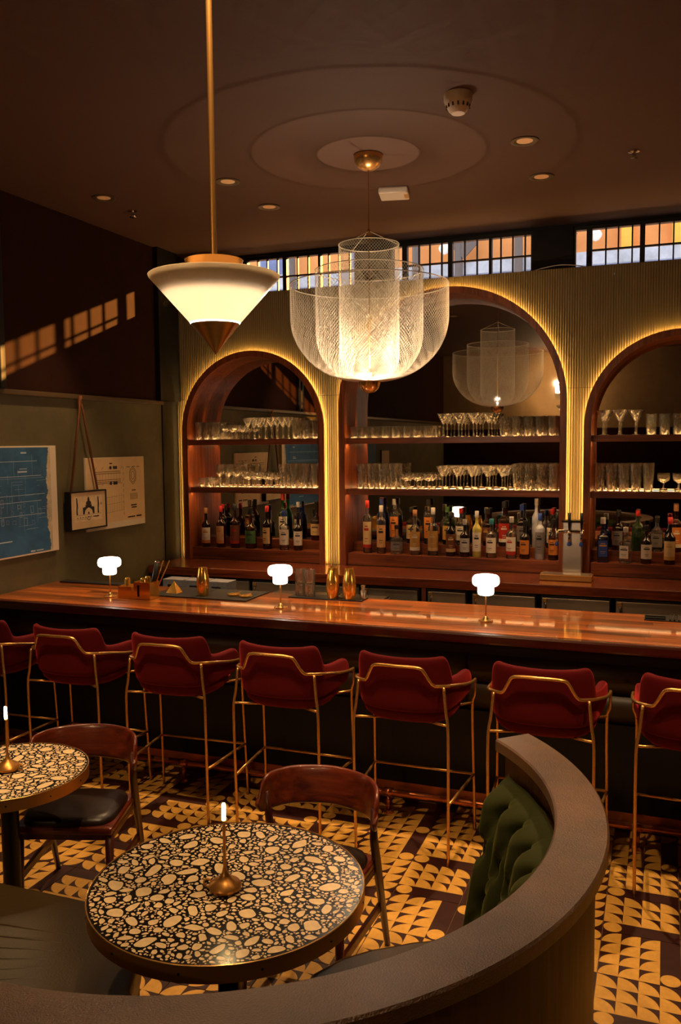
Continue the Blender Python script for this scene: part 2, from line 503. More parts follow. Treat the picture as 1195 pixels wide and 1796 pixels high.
# ------------------------------------------------------------------ the street front outside the windows
FY = 13.0
fb = thing('building', 'sunlit orange building with grey ledge across the street, seen through the windows', 'building', (0, FY, 0))
MB().box(-9.5, 6.5, 0, .4, 0, 5.55).obj('facade_wall', 'facade', fb)
MB().box(.35, 6.5, 0, .4, 5.55, 8.2).obj('upper_storey', 'facade', fb)  # unseen block added to keep the sun off the chandelier
MB().box(-9.5, 6.5, -.25, 0, 4.62, 4.80).obj('ledge', 'facade_grey', fb)
MB().box(-9.5, 6.5, -.16, 0, 3.4, 4.62).obj('stone_band', 'facade_blue', fb)
for (x, wd) in ((-.62, .16), (.05, .5), (1.4, .3), (-8.2, .4)):
    MB().box(x, x + wd, -.12, 0, 4.8, 5.55).obj('pilaster', 'facade_yellow', fb)
for x in (-3.55, -2.02, -2.9, -5.6):
    MB().tube([(x, -.3, 3.5), (x, -.3, 5.55)], .06, 10).obj('drainpipe', 'facade_dark', fb)
for x in (-2.82, -1.42):
    MB().add([(x - .22, -.34, 5.05), (x, -.34, 4.83), (x + .22, -.34, 5.05), (x, -.34, 5.3), (x - .22, -.3, 5.05), (x, -.3, 4.83), (x + .22, -.3, 5.05), (x, -.3, 5.3)],
             [(0, 1, 2, 3), (7, 6, 5, 4), (0, 4, 5, 1), (1, 5, 6, 2), (2, 6, 7, 3), (3, 7, 4, 0)]).obj('diamond_plaque', 'facade_dark', fb)
for x in (-3.1, -.95):
    MB().lathe([(0, -.09), (.05, -.07), (.08, -.03), (.09, 0), (.08, .03), (.05, .07), (0, .09)], (x, -.35, 5.0), 16).obj('globe_light', 'globe_white', fb)
for x in (-7.6, -6.3, -4.7):
    wo = MB().box(x, x + .55, -.06, 0, 4.86, 5.5).obj('window', 'facade_grey', fb)
    MB().box(x + .05, x + .5, -.075, -.06, 4.9, 5.46).obj('pane', 'facade_blue', wo)

# ------------------------------------------------------------------ bar back: fluted panels and three arches
ARCH = [dict(c=-3.6415, r=.685, sp=2.274), dict(c=-1.753, r=.947, sp=2.464), dict(c=.1265, r=.685, sp=2.274)]
FW = .055
CZ = 1.03           # back counter height
PANEL_TOP = 3.55
def arch_z(x):
    for a in ARCH:
        ro = a['r'] + FW - .022
        if abs(x - a['c']) < ro - 1e-6:
            return a['sp'] + math.sqrt(max(0, ro*ro - (x - a['c'])**2))
    return None
def flute_panel(x0, x1, z0, z1):
    pitch = .020
    xs = set()
    k = math.floor(x0 / pitch)
    while k * pitch < x1 + pitch:
        for q in (0, .12, .3, .5, .7, .88):
            x = (k + q) * pitch
            if x0 < x < x1: xs.add(round(x, 5))
        k += 1
    xs |= {x0, x1}
    for a in ARCH:
        for s in (-1, 1):
            e = a['c'] + s * (a['r'] + FW - .02)
            for d in (-1e-4, 1e-4):
                if x0 < e + d < x1: xs.add(e + d)
    xs = sorted(xs)
    mb = MB(); cols = []
    for x in xs:
        q = (x / pitch) % 1.0
        y = YP - .0042 * math.sin(PI * q) ** .7 if 0 < q < 1 else YP
        zb = arch_z(x); zb = z0 if zb is None else max(z0, zb)
        cols.append((x, y, zb))
    for a, c in zip(cols[:-1], cols[1:]):
        if a[2] >= z1 - 1e-4 and c[2] >= z1 - 1e-4: continue
        mb.add([(a[0], a[1], min(a[2], z1)), (c[0], c[1], min(c[2], z1)), (c[0], c[1], z1), (a[0], a[1], z1)], [(0, 1, 2, 3)], 0, False)
    return mb if mb.f else None
core = MB().box(XL, XR, YP + .004, YB, PANEL_TOP - .012, PANEL_TOP)
bw = structure(core.obj('wall_bar_back', 'black_wood'), 'olive fluted panelling around the three bar arches')
SEAM = [XL + .004, -3.1, -1.75, -.40, .95, XR - .004]
for a, c in zip(SEAM[:-1], SEAM[1:]):
    for (z0, z1) in ((CZ, 2.578), (2.581, PANEL_TOP)):
        pm = flute_panel(a + .0012, c - .0012, z0, z1)
        if pm: pm.obj('panel', 'olive_flute', bw)

ARCH_LABEL = ['left arched niche', 'tall centre arched niche', 'right arched niche']
SH1, SH2, SH3 = 2.185, 1.724, 1.14
for n, a in enumerate(ARCH):
    c, r, sp = a['c'], a['r'], a['sp']
    root = thing('arch_niche', ['left arched walnut niche with mirror, shelves and glowing edge', 'tall centre arched walnut niche with mirror, shelves and glowing edge', 'right arched walnut niche with mirror, cut by the picture edge'][n], 'niche', (c, YP, CZ), group='arched niches of the bar back')
    # frame: casing with a deep reveal
    path = []
    for z in (0.0,): path.append((-1, 0, z))
    K = 48
    inner = [(-r, 0.0)] + [(-r * math.cos(PI * k / K), sp - CZ + r * math.sin(PI * k / K)) for k in range(K + 1)] + [(r, 0.0)]
    R = r + FW
    outer = [(-R, 0.0)] + [(-R * math.cos(PI * k / K), sp - CZ + R * math.sin(PI * k / K)) for k in range(K + 1)] + [(R, 0.0)]
    y0, y1 = -.050, .28
    RB = R - .020
    body = [(-RB, 0.0)] + [(-RB * math.cos(PI * k / K), sp - CZ + RB * math.sin(PI * k / K)) for k in range(K + 1)] + [(RB, 0.0)]
    fm = MB()
    for i in range(len(inner) - 1):
        ia, ib, oa, ob = inner[i], inner[i+1], outer[i], outer[i+1]
        fm.add([(ia[0], y0, ia[1]), (ib[0], y0, ib[1]), (ob[0], y0, ob[1]), (oa[0], y0, oa[1])], [(0, 1, 2, 3)], 0)
        fm.add([(ia[0], y0, ia[1]), (ib[0], y0, ib[1]), (ib[0], y1, ib[1]), (ia[0], y1, ia[1])], [(3, 2, 1, 0)], 0, True)
        ba, bb = body[i], body[i+1]
        fm.add([(oa[0], y0, oa[1]), (ob[0], y0, ob[1]), (ob[0], y0 + .022, ob[1]), (oa[0], y0 + .022, oa[1])], [(0, 1, 2, 3)], 0, True)
        fm.add([(oa[0], y0 + .022, oa[1]), (ob[0], y0 + .022, ob[1]), (bb[0], y0 + .022, bb[1]), (ba[0], y0 + .022, ba[1])], [(0, 1, 2, 3)], 0, False)
        fm.add([(ba[0], y0 + .022, ba[1]), (bb[0], y0 + .022, bb[1]), (bb[0], .1, bb[1]), (ba[0], .1, ba[1])], [(0, 1, 2, 3)], 0, True)
    fm.obj('arch_frame', 'walnut_z', root)
    # glowing strip on the outer face, against the fluted wall
    lm = MB()
    R0, R1 = RB + .0005, RB + .005
    lo = lambda q: [(-q, 0.02)] + [(-q * math.cos(PI * k / K), sp - CZ + q * math.sin(PI * k / K)) for k in range(K + 1)] + [(q, 0.02)]
    A, Bq = lo(R0), lo(R1)
    for i in range(len(A) - 1):
        p = [(A[i][0], -.026, A[i][1]), (A[i+1][0], -.026, A[i+1][1]), (Bq[i+1][0], -.026, Bq[i+1][1]), (Bq[i][0], -.026, Bq[i][1])]
        s = [(x, -.014, z) for x, y, z in p]
        lm.add(p + s, [(0, 1, 2, 3), (3, 2, 6, 7), (7, 6, 5, 4)])
    tag(lm.obj('led_strip', 'led', root), 'glowing warm light strip around the arch')
    # mirror
    mm = MB()
    rr = r + .01
    pts = [(-rr, 0)] + [(-rr * math.cos(PI * k / K), sp - CZ + rr * math.sin(PI * k / K)) for k in range(K + 1)] + [(rr, 0)]
    mm.add([(x, .275, z) for x, z in pts], [tuple(range(len(pts)))[::-1]])
    mm.add([(x, .283, z) for x, z in pts], [tuple(range(len(pts)))])
    tag(mm.obj('mirror', 'mirror', root), 'dark mirror at the back of the niche')
    # shelves with light strips
    for z, nm in ((SH1, 0), (SH2, 1)):
        so = MB().box(-r + .002, r - .002, -.001, .272, z - CZ - .042, z - CZ, 0, .002).box(-r + .002, r - .002, -.008, .003, z - CZ - .048, z - CZ + .005, 0, .002).obj('shelf', 'walnut_x', root)
        for (ya, yb, za, zb) in ((.254, .270, .0004, .0010), (.006, .024, .0004, .0010), (.006, .024, -.0432, -.0426)):
            tag(MB().box(-r + .01, r - .01, ya, yb, z - CZ + za, z - CZ + zb).obj('light_strip', 'led_shelf' if za > 0 else 'led_under', so), 'flat glowing warm strip let into the shelf')
    MB().box(-r + .002, r - .002, .0, .272, 0.0, SH3 - CZ, 0, .004).obj('bottle_shelf', 'walnut_x', root)
    MB().box(-r + .002, r - .002, .16, .272, SH3 - CZ, SH3 - CZ + .085, 0, .004).obj('bottle_riser', 'walnut_x', root)

# back counter and under-counter fridges
bc = thing('back_counter', 'polished walnut back counter under the arches with beer tap', 'counter', (-1.1, 6.95, 0))
MB().box(XL + 1.1 + .01, XR + 1.1 - .01, -.23, .33, .955, CZ, 0, .006).obj('counter_top', 'back_counter', bc)
MB().box(XL + 1.1 + .01, XR + 1.1 - .01, .0, .331, 0.0, .95).box(XL + 1.1 + .01, XR + 1.1 - .01, .331, .645, 0.0, CZ - .001).obj('carcass', 'black_wood', bc)
for x in (-4.0, -1.83, 1.0):
    MB().box(x + 1.1 - .018, x + 1.1 + .018, -.2, -.075, 0, .953).obj('divider', 'walnut_z', bc)
fx = [(-3.96, -3.42), (-3.40, -2.9), (-2.88, -2.38), (-2.36, -1.87), (-1.80, -1.47), (-1.43, -.915), (-.88, -.355), (-.325, .2), (.22, .78)]
for k, (a, c) in enumerate(fx):
    fr_ = thing('fridge', 'stainless steel under-counter fridge, %s from the left' % ['first', 'second', 'third', 'fourth', 'fifth', 'sixth', 'seventh', 'eighth', 'ninth'][k], 'fridge', ((a + c) / 2, 6.768, 0), group='stainless fridges under the back counter')
    hw = (c - a) / 2
    MB().box(-hw, hw, -.0, .12, 0.02, .945).obj('body', 'equipment', fr_)
    d = MB().box(-hw + .008, hw - .008, -.035, -.002, .12, .928, 0, .006).obj('door', 'steel', fr_)
    MB().tube([(-hw + .04, -.036, .88), (-hw + .04, -.055, .88), (-hw + .04, -.055, .72), (-hw + .04, -.036, .72)], .008, 8).obj('handle', 'chrome', d)
    MB().box(-hw + .02, -hw + .05, -.05, -.0352, .895, .925, 0, .004).obj('hinge', 'brass', fr_)
    MB().box(-hw, hw, -.03, -.002, .931, .945, 0, .003).obj('top_rail', 'equipment', fr_)

# ------------------------------------------------------------------ the bar
BZ, BY0, BY1 = 1.08, 4.65, 5.50
bar = thing('bar_counter', 'long bar with glossy plank top and padded dark leather front', 'bar', (-1.1, 5.0, 0))
X0, X1 = XL + .005 + 1.1, 2.0 + 1.1
prng = random.Random(11)
rows = 10
dy = (BY1 - BY0 - .05) / rows
pm_cache = {}
for k in range(rows):
    x = X0 - prng.random() * .6
    while x < X1:
        ln = prng.choice((.7, .9, 1.1, 1.3, 1.6))
        a, c = max(x, X0), min(x + ln, X1)
        if c - a > .05:
            y = BY0 - 5.0 + .05 + k * dy
            MB().box(-(c-a)/2 + .0004, (c-a)/2 - .0004, .0004, dy - .0004, -.03, 0, 0, .0006).obj('plank', 'bar_top', bar, ((a+c)/2, y, BZ))
        x += ln
MB().box(X0, X1, BY0 - 5, BY0 - 5 + .0495, BZ - .058, BZ, 0, .012).obj('nosing', 'bar_edge', bar)
MB().box(X0, X1, BY0 - 5 + .02, BY1 - 5 - .002, BZ - .058, BZ - .031).obj('top_board', 'bar_edge', bar)
MB().box(X0, X1, -.18, .32, .1, BZ - .06).obj('carcass', 'black_wood', bar)
MB().box(X0, X1, -.20, -.181, .11, .595).obj('front_board', 'black_wood', bar)
MB().box(X0, X1, -.14, .30, 0, .1).obj('plinth', 'black_wood', bar)
MB().box(X0, X1, -.192, -.181, .012, .105, 0, .002).obj('kick_plate', 'copper', bar)
sx = [XL + .01, -3.69, -2.37, -1.045, .28, 1.6, 1.99]
for a, c in zip(sx[:-1], sx[1:]):
    for (z0, z1) in ((.765, .925), (.60, .76)):
        mb = MB()
        nseg = 10
        vs = []
        for end in (0, 1):
            pass
        prof = [(-.18 - .055 * math.sin(PI * k / nseg) ** .55, z0 + (z1 - z0) * k / nseg) for k in range(nseg + 1)]
        xs_ = [a + 1.1 + .002, a + 1.1 + .03, c + 1.1 - .03, c + 1.1 - .002]
        ys = [.25, 1, 1, .25]
        for xx, sc_ in zip(xs_, ys):
            vs += [(xx, -.18 + (p[0] + .18) * sc_, p[1]) for p in prof]
        n1 = nseg + 1
        fs = [(i*n1 + j, (i+1)*n1 + j, (i+1)*n1 + j + 1, i*n1 + j + 1) for i in range(3) for j in range(nseg)]
        mb.add(vs, fs, 0, True)
        mb.obj('pad', 'black_leather', bar)
fr = thing('foot_rail', 'copper foot rail on short posts along the bar base', 'rail', (-1.1, 4.605, 0))
MB().tube([(X0 + .01, 0, .122), (X1 - .01, 0, .122)], .020, 12).obj('rail', 'copper', fr)
for x in (-4.2, -2.83, -1.46, -.09, 1.28):
    br = MB().tube([(x + 1.1, 0, .02), (x + 1.1, 0, .11)], .013, 10).lathe([(0, 0), (.03, 0), (.03, .008), (.013, .016)], (x + 1.1, 0, 0.0), 14).obj('bracket', 'copper', fr)
    MB().tube([(x + 1.1 - .025, 0, .122), (x + 1.1 + .025, 0, .122)], .0255, 12).obj('collar', 'copper', br)

# ------------------------------------------------------------------ bar stools
def grid_mesh(fn, nu, nv, closed_u=False):
    vs = [fn(i / nu, j / nv) for i in range(nu + 1) for j in range(nv + 1)]
    fs = [(i*(nv+1) + j, (i+1)*(nv+1) + j, (i+1)*(nv+1) + j + 1, i*(nv+1) + j + 1) for i in range(nu) for j in range(nv)]
    return vs, fs
def lerp_tab(tab, t):
    for (a, va), (c, vc) in zip(tab[:-1], tab[1:]):
        if t <= c:
            k = (t - a) / (c - a) if c > a else 0
            k = max(0, min(1, k)); k2 = k
            if isinstance(va, (tuple, list)): return tuple(p + (q - p) * k2 for p, q in zip(va, vc))
            return va + (vc - va) * k2
    return tab[-1][1]
half = smooth_path([(0, -.262, 0), (.10, -.256, 0), (.185, -.232, 0), (.238, -.175, 0), (.262, -.09, 0), (.278, .02, 0), (.285, .13, 0)], 6)
NH = len(half) - 1
def shell_xy(u):
    s = 1 if u >= 0 else -1
    t = abs(u) * NH; i = min(int(t), NH - 1); k = t - i
    p = half[i] * (1 - k) + half[i+1] * k
    return s * p.x, p.y
TOP = [(0, 1.066), (.35, 1.074), (.47, 1.082), (.52, 1.06), (.545, .99), (.57, .965), (.66, .952), (.8, .948), (.92, .95), (.97, .935), (1.0, .895)]
BOT = [(0, .775), (.5, .775), (.8, .785), (1.0, .80)]
def make_stool():
    root = thing('bar_stool', 'stool', 'bar stool', group='red velvet bar stools along the bar')
    us = [-1, -.97, -.92, -.8, -.66, -.6, -.57, -.545, -.52, -.47, -.35, -.17, 0, .17, .35, .47, .52, .545, .57, .6, .66, .8, .92, .97, 1]
    vs = []; nv = 5
    for u in us:
        x, y = shell_xy(u)
        zt, zb = lerp_tab(TOP, abs(u)), lerp_tab(BOT, abs(u))
        for j in range(nv + 1):
            t = j / nv
            z = zb + (zt - zb) * t
            k = 1 + .02 * math.sin(PI * t) + (.0 if z > .86 else -.05 * ((.86 - z) / .1))
            back = -.028 * max(0, (z - .93) / .15) if abs(u) < .55 else 0
            vs.append((x * k, y * k + back, z))
    n1 = nv + 1
    fs = [(i*n1 + j, (i+1)*n1 + j, (i+1)*n1 + j + 1, i*n1 + j + 1) for i in range(len(us) - 1) for j in range(nv)]
    o = MB().add(vs, fs, 0, True).obj('backrest', 'velvet_red', root)
    sd = o.modifiers.new('solid', 'SOLIDIFY'); sd.thickness = .042; sd.offset = -1.0
    ss = o.modifiers.new('sub', 'SUBSURF'); ss.levels = 1; ss.render_levels = 2
    # seat pad
    prof = [(0, 0), (.6, .004), (.85, .018), (.97, .045), (1.0, .07), (.97, .092), (.85, .105), (0, .108)]
    vs = []; K = 32
    for (q, z) in prof:
        for k in range(K):
            t = 2 * PI * k / K
            cx_, sy_ = math.cos(t), math.sin(t)
            ex = math.copysign(abs(cx_) ** .7, cx_); ey = math.copysign(abs(sy_) ** .7, sy_)
            vs.append((ex * .25 * max(q, .001), ey * .225 * max(q, .001) - .005, .700 + z))
    fs = [(i*K + k, i*K + (k+1) % K, (i+1)*K + (k+1) % K, (i+1)*K + k) for i in range(len(prof) - 1) for k in range(K)]
    MB().add(vs, fs, 0, True).obj('seat', 'velvet_red', root)
    # bent tube round the back and arms
    rt = [(.300, .165, .868), (.298, .10, .872), (.288, -.02, .890), (.272, -.13, .914), (.248, -.20, .926), (.205, -.245, .932), (.178, -.262, .938), (.160, -.276, .965), (.138, -.290, 1.008), (.118, -.298, 1.028), (.06, -.306, 1.034), (0, -.309, 1.034)]
    full = rt + [(-x, y, z) for x, y, z in rt[:-1][::-1]]
    MB().tube(smooth_path(full, 3), .0086, 8).obj('arm_tube', 'brass', root)
    for s in (-1, 1):
        MB().tube(smooth_path([(s*.225, -.24, .928), (s*.238, -.245, .80), (s*.250, -.25, .70), (s*.25, -.243, .35), (s*.248, -.235, 0)], 4), .0080, 8).obj('leg', 'brass', root)
        MB().tube(smooth_path([(s*.300, .165, .868), (s*.297, .17, .78), (s*.282, .18, .70), (s*.286, .205, .3), (s*.290, .22, 0)], 4), .0080, 8).obj('leg', 'brass', root)
        MB().tube([(s*.25, -.241, .325), (s*.2865, .203, .325)], .008, 8).obj('footrest', 'brass', root)
        MB().tube([(s*.245, -.247, .735), (s*.10, -.12, .705)], .007, 6).obj('seat_bracket', 'brass', root)
        MB().tube([(s*.289, .178, .735), (s*.10, .10, .705)], .007, 6).obj('seat_bracket', 'brass', root)
    MB().tube([(-.2865, .203, .325), (.2865, .203, .325)], .008, 8).obj('footrest', 'brass', root)
    return root
stool = make_stool()
ST = [(-4.03, 3), (-3.33, 1), (-2.63, 3), (-1.93, 0), (-1.23, 0), (-.53, 0), (.17, -3)]
SL = ['red velvet bar stool cut off by the left picture edge', 'red velvet bar stool, second from the left wall, behind the left dining chair', 'red velvet bar stool, third from the left along the bar', 'red velvet bar stool directly behind the right dining chair', 'red velvet bar stool between the right dining chair and the green booth', 'red velvet bar stool partly hidden behind the end of the curved booth', 'red velvet bar stool cut off by the right picture edge']
for k, (x, a) in enumerate(ST):
    loc = (x, 4.325, 0)
    if k == 0:
        stool.location = loc; stool.rotation_euler = (0, 0, math.radians(a)); stool['label'] = SL[0]
    else:
        clone(stool, loc, math.radians(a), SL[k])

# ------------------------------------------------------------------ terrazzo tables
def pack_chips(R, seed, sizes, px):
    rng = np.random.default_rng(seed)
    n = int(2 * R / px) + 3
    yy, xx = np.mgrid[0:n, 0:n]
    cx = (xx - n/2) * px; cy_ = (yy - n/2) * px
    occ = (cx**2 + cy_**2) > (R - .002)**2
    chips = []
    for (rad, count, tries) in sizes:
        got = 0; t = 0
        while got < count and t < tries:
            t += 1
            k = int(rng.integers(6, 10))
            ang = np.sort((np.arange(k) + rng.uniform(-.32, .32, k)) * 2*PI/k)
            rd = rad * rng.uniform(.72, 1.12, k)
            asp = rng.uniform(1.0, 2.1); th = rng.uniform(0, PI)
            X = rd*np.cos(ang)*asp**.5; Y = rd*np.sin(ang)/asp**.5
            px_, py_ = X*np.cos(th) - Y*np.sin(th), X*np.sin(th) + Y*np.cos(th)
            a = np.arctan2(py_, px_); o = np.argsort(a); a = a[o]; rr = np.hypot(px_, py_)[o]
            rho = R * math.sqrt(rng.random()); ph = rng.uniform(0, 2*PI)
            x0, y0 = rho*math.cos(ph), rho*math.sin(ph)
            m_ = rr.max() + .002
            i0, i1 = int((x0 - m_)/px + n/2), int((x0 + m_)/px + n/2) + 2
            j0, j1 = int((y0 - m_)/px + n/2), int((y0 + m_)/px + n/2) + 2
            if i0 < 0 or j0 < 0 or i1 > n or j1 > n: continue
            ic, jc = int(x0/px + n/2), int(y0/px + n/2)
            if occ[jc, ic]: continue
            dx = cx[j0:j1, i0:i1] - x0; dy_ = cy_[j0:j1, i0:i1] - y0
            d = np.hypot(dx, dy_)
            lim = np.interp(np.arctan2(dy_, dx), np.r_[a[-1] - 2*PI, a, a[0] + 2*PI], np.r_[rr[-1], rr, rr[0]])
            gap = .0008 if rad < .008 else .0018
            if (occ[j0:j1, i0:i1] & (d < lim + gap)).any(): continue
            occ[j0:j1, i0:i1] |= d < lim
            chips.append((rad, x0, y0, a, rr)); got += 1
    return chips
def chip_mesh(mb, x, y, a, rr, z):
    # a rounded outline, two corners cut per vertex
    P = [Vector((r*math.cos(t), r*math.sin(t))) for t, r in zip(a, rr)]
    Q = []
    n = len(P)
    for i in range(n):
        Q.append(P[i] * .75 + P[i-1] * .25); Q.append(P[i] * .75 + P[(i+1) % n] * .25)
    mb.add([(x + p.x, y + p.y, z) for p in Q], [tuple(range(len(Q)))])
def make_table(loc, R, label, seed, edge, bigr, big_n, rbase=.2):
    root = thing('terrazzo_table', label, 'table', loc, group='round terrazzo tables')
    zt = .75
    top = MB().lathe([(0, zt - .045), (R - .004, zt - .045), (R - .004, zt - .0012), (0, zt - .0012)], seg=96, sharp=20).obj('table_top', 'terrazzo_base', root)
    band = MB().lathe([(R - .004, zt - .052), (R, zt - .052), (R, zt), (R - .004, zt), (R - .004, zt - .052)], seg=96, sharp=20).obj('edge_band', edge, root)
    for k in range(12):
        t = 2*PI*(k + .35)/12
        ax = Matrix.Rotation(t, 3, 'Z') @ Matrix.Rotation(PI/2, 3, 'Y')
        MB().lathe([(0, .002), (.003, .0018), (.0042, 0)], (R*math.cos(t), R*math.sin(t), zt - .027), 8, axis=ax).obj('screw', 'black_metal', band)
    f = (R / .438) ** 2
    sizes = [(.031, int(22*f), 2500), (.024, int(36*f), 3000), (.0175, int(66*f), 4000), (.012, int(150*f), 5000), (.008, int(330*f), 7000), (.005, int(800*f), 9000), (.0032, int(1500*f), 9000)]
    chips = pack_chips(R - .005, seed, sizes, .0012)
    rest = MB(); nb = 0
    for (rad, x, y, a, rr) in chips:
        if rad >= bigr and nb < big_n:
            mb = MB(); chip_mesh(mb, 0, 0, a, rr, 0); nb += 1
            mb.obj('stone_chip', 'cream_chip', top, (x, y, zt - .0006))
        else:
            chip_mesh(rest, x, y, a, rr, zt - .0007)
    ro = rest.obj('small_chips', 'cream_chip', top); ro['kind'] = 'stuff'
    MB().lathe([(R - .004, zt + .0002), (R, zt + .0002), (R + .0008, zt - .001), (R + .0004, zt - .004)], seg=96, sharp=80).obj('rim', 'brass', band)
    MB().lathe([(0, .0), (rbase, .0), (rbase, .012), (.05, .022), (.036, .035)], seg=40).obj('base', 'black_metal', root)
    MB().lathe([(.038, .03), (.038, zt - .06)], seg=20).obj('pedestal', 'black_metal', root)
    MB().box(-.18, .18, -.03, .03, zt - .062, zt - .0455).box(-.03, .03, -.18, .18, zt - .062, zt - .0455).obj('bracket', 'black_metal', root)
    return root
T1, T2 = (-1.279, 2.327, 0), (-2.634, 2.854, 0)
make_table(T1, .438, 'larger round terrazzo table in the foreground inside the curved booth', 3, 'brass_dull', .011, 295)
make_table(T2, .338, 'smaller round terrazzo table with brass band at the left edge', 4, 'brass_dull', .011, 220, .075)

# candle lamps on the tables
def candle(loc, label, rz):
    root = thing('candle_lamp', label, 'candle lamp', loc, rz, group='brass candle lamps on the tables')
    MB().lathe([(0, 0), (.040, 0), (.050, .008), (.052, .016), (.046, .026), (.03, .036), (.016, .046), (.009, .058), (.0055, .075), (.005, .09)], seg=32).obj('base', 'brass_dull', root)
    MB().lathe([(.005, .08), (.0048, .222), (.006, .226), (0, .23)], seg=12).obj('stem', 'brass_dull', root)
    ti = MB().lathe([(0, .226), (.0062, .228), (.0062, .276), (.004, .281), (0, .283)], seg=12).obj('light_tip', 'candle_led', root)
    tag(ti, 'glowing white tip')
    MB().tube([(-.058 + .013*math.cos(t), .0, .018 + .013*math.sin(t)) for t in [2*PI*k/16 for k in range(16)]], .0032, 6, closed=True).obj('ring_handle', 'brass_dull', root)
    lamp('candle_light', 'POINT', 0.8, WARM, root, (0, 0, .30), .006)
candle((-1.265, 2.285, .75), 'slim brass candle lamp on the larger terrazzo table', math.radians(10))
candle((-2.63, 2.85, .75), 'slim brass candle lamp on the smaller left terrazzo table', math.radians(190))

# ------------------------------------------------------------------ dining chairs
def make_chair(loc, rz, label):
    root = thing('dining_chair', label, 'chair', loc, rz, group='wooden dining chairs at the tables')
    arc = smooth_path([(-.262, .02, 0), (-.235, .10, 0), (-.16, .18, 0), (0, .222, 0), (.16, .18, 0), (.235, .10, 0), (.262, .02, 0)], 5)
    n = len(arc) - 1; nv = 4; vs = []
    for i, p in enumerate(arc):
        u = abs(2 * i / n - 1)
        zt = .772 - .018 * u**2 - .075 * max(0, (u - .72) / .28) ** 2.2
        zb = .612 - .012 * u + .052 * max(0, (u - .80) / .20) ** 2
        for j in range(nv + 1):
            t = j / nv
            z = zb + (zt - zb) * t
            vs.append((p.x, p.y + .03 * (t - .5), z))
    n1 = nv + 1
    fs = [(i*n1 + j, (i+1)*n1 + j, (i+1)*n1 + j + 1, i*n1 + j + 1) for i in range(n) for j in range(nv)]
    o = MB().add(vs, fs, 0, True).obj('backrest', 'chair_wood', root)
    sd = o.modifiers.new('solid', 'SOLIDIFY'); sd.thickness = .022; sd.offset = 0
    ss = o.modifiers.new('sub', 'SUBSURF'); ss.levels = 1; ss.render_levels = 2
    MB().box(-.225, .225, -.235, .16, .415, .45, 0, .012).obj('seat_frame', 'chair_wood', root)
    vs, fs = [], []
    pr = [(1.0, 0), (1.0, .012), (.96, .026), (.8, .034), (0, .030)]
    K = 28
    for (q, z) in pr:
        for k in range(K):
            t = 2*PI*k/K
            ex = math.copysign(abs(math.cos(t)) ** .45, math.cos(t)); ey = math.copysign(abs(math.sin(t)) ** .45, math.sin(t))
            vs.append((ex*.212*max(q, .001), ey*.185*max(q, .001) - .035, .4505 + z))
    fs = [(i*K + k, i*K + (k+1) % K, (i+1)*K + (k+1) % K, (i+1)*K + k) for i in range(len(pr) - 1) for k in range(K)]
    MB().add(vs, fs, 0, True).obj('seat_pad', 'seat_leather', root)
    for s in (-1, 1):
        MB().tube([(s*.223, .27, 0), (s*.226, .135, .43), (s*.236, .075, .56), (s*.240, .062, .69)], [.013, .020, .018, .011], 8).obj('leg', 'chair_leg', root)
        MB().tube([(s*.205, -.225, 0), (s*.205, -.205, .425)], [.014, .021], 8).obj('leg', 'chair_leg', root)
        MB().box(s*.212 - .009, s*.212 + .009, -.21, .215, .185, .222, 0, .004).obj('stretcher', 'chair_leg', root)
        MB().box(s*.212 - .011, s*.212 + .011, -.20, .145, .385, .416, 0, .004).obj('side_rail', 'chair_leg', root)
    MB().box(-.205, .205, -.215, -.195, .385, .416, 0, .004).obj('front_rail', 'chair_leg', root)
    MB().box(-.21, .21, .13, .148, .385, .416, 0, .004).obj('rear_rail', 'chair_leg', root)
    return root
make_chair((-1.30, 3.08, 0), math.radians(-2), 'dark wooden chair with curved back behind the larger terrazzo table')
make_chair((-2.55, 3.22, 0), math.radians(18), 'dark wooden chair with curved back beside the smaller left table')

# ------------------------------------------------------------------ curved booth
BC = (-1.31, 2.36)
booth = thing('booth', 'curved booth with green tufted back, dark bench and worn brown capped wall', 'booth', (BC[0], BC[1], 0))
A0, A1 = math.radians(44), math.radians(-170)
def arc_pts(r, n=90, a0=A0, a1=A1):
    return [(r * math.cos(a0 + (a1 - a0) * k / n), r * math.sin(a0 + (a1 - a0) * k / n)) for k in range(n + 1)]
def ring_solid(prof, n=100, a0=A0, a1=A1, mi=0):
    # sweep a closed (r, z) profile along the arc
    mb = MB(); m_ = len(prof); vs = []
    for k in range(n + 1):
        t = a0 + (a1 - a0) * k / n
        vs += [(r * math.cos(t), r * math.sin(t), z) for r, z in prof]
    fs = [(k*m_ + j, k*m_ + (j+1) % m_, (k+1)*m_ + (j+1) % m_, (k+1)*m_ + j) for k in range(n) for j in range(m_)]
    mb.add(vs, fs, mi, False)
    mb.add(vs[:m_], [tuple(range(m_))]); mb.add(vs[-m_:], [tuple(range(m_))[::-1]])
    return mb
ring_solid([(1.075, 0), (1.155, 0), (1.155, 1.008), (1.075, 1.008)], a0=A0 - .012).obj('wall_panel', 'booth_wall', booth)
ring_solid([(1.04, 1.008), (1.187, 1.008), (1.191, 1.012), (1.191, 1.045), (1.185, 1.051), (1.046, 1.051), (1.04, 1.045)]).obj('cap', 'booth_cap', booth)
ring_solid([(1.150, 0), (1.165, 0), (1.165, .09), (1.150, .09)], a0=A0 - .015).obj('skirting', 'booth_wall', booth)
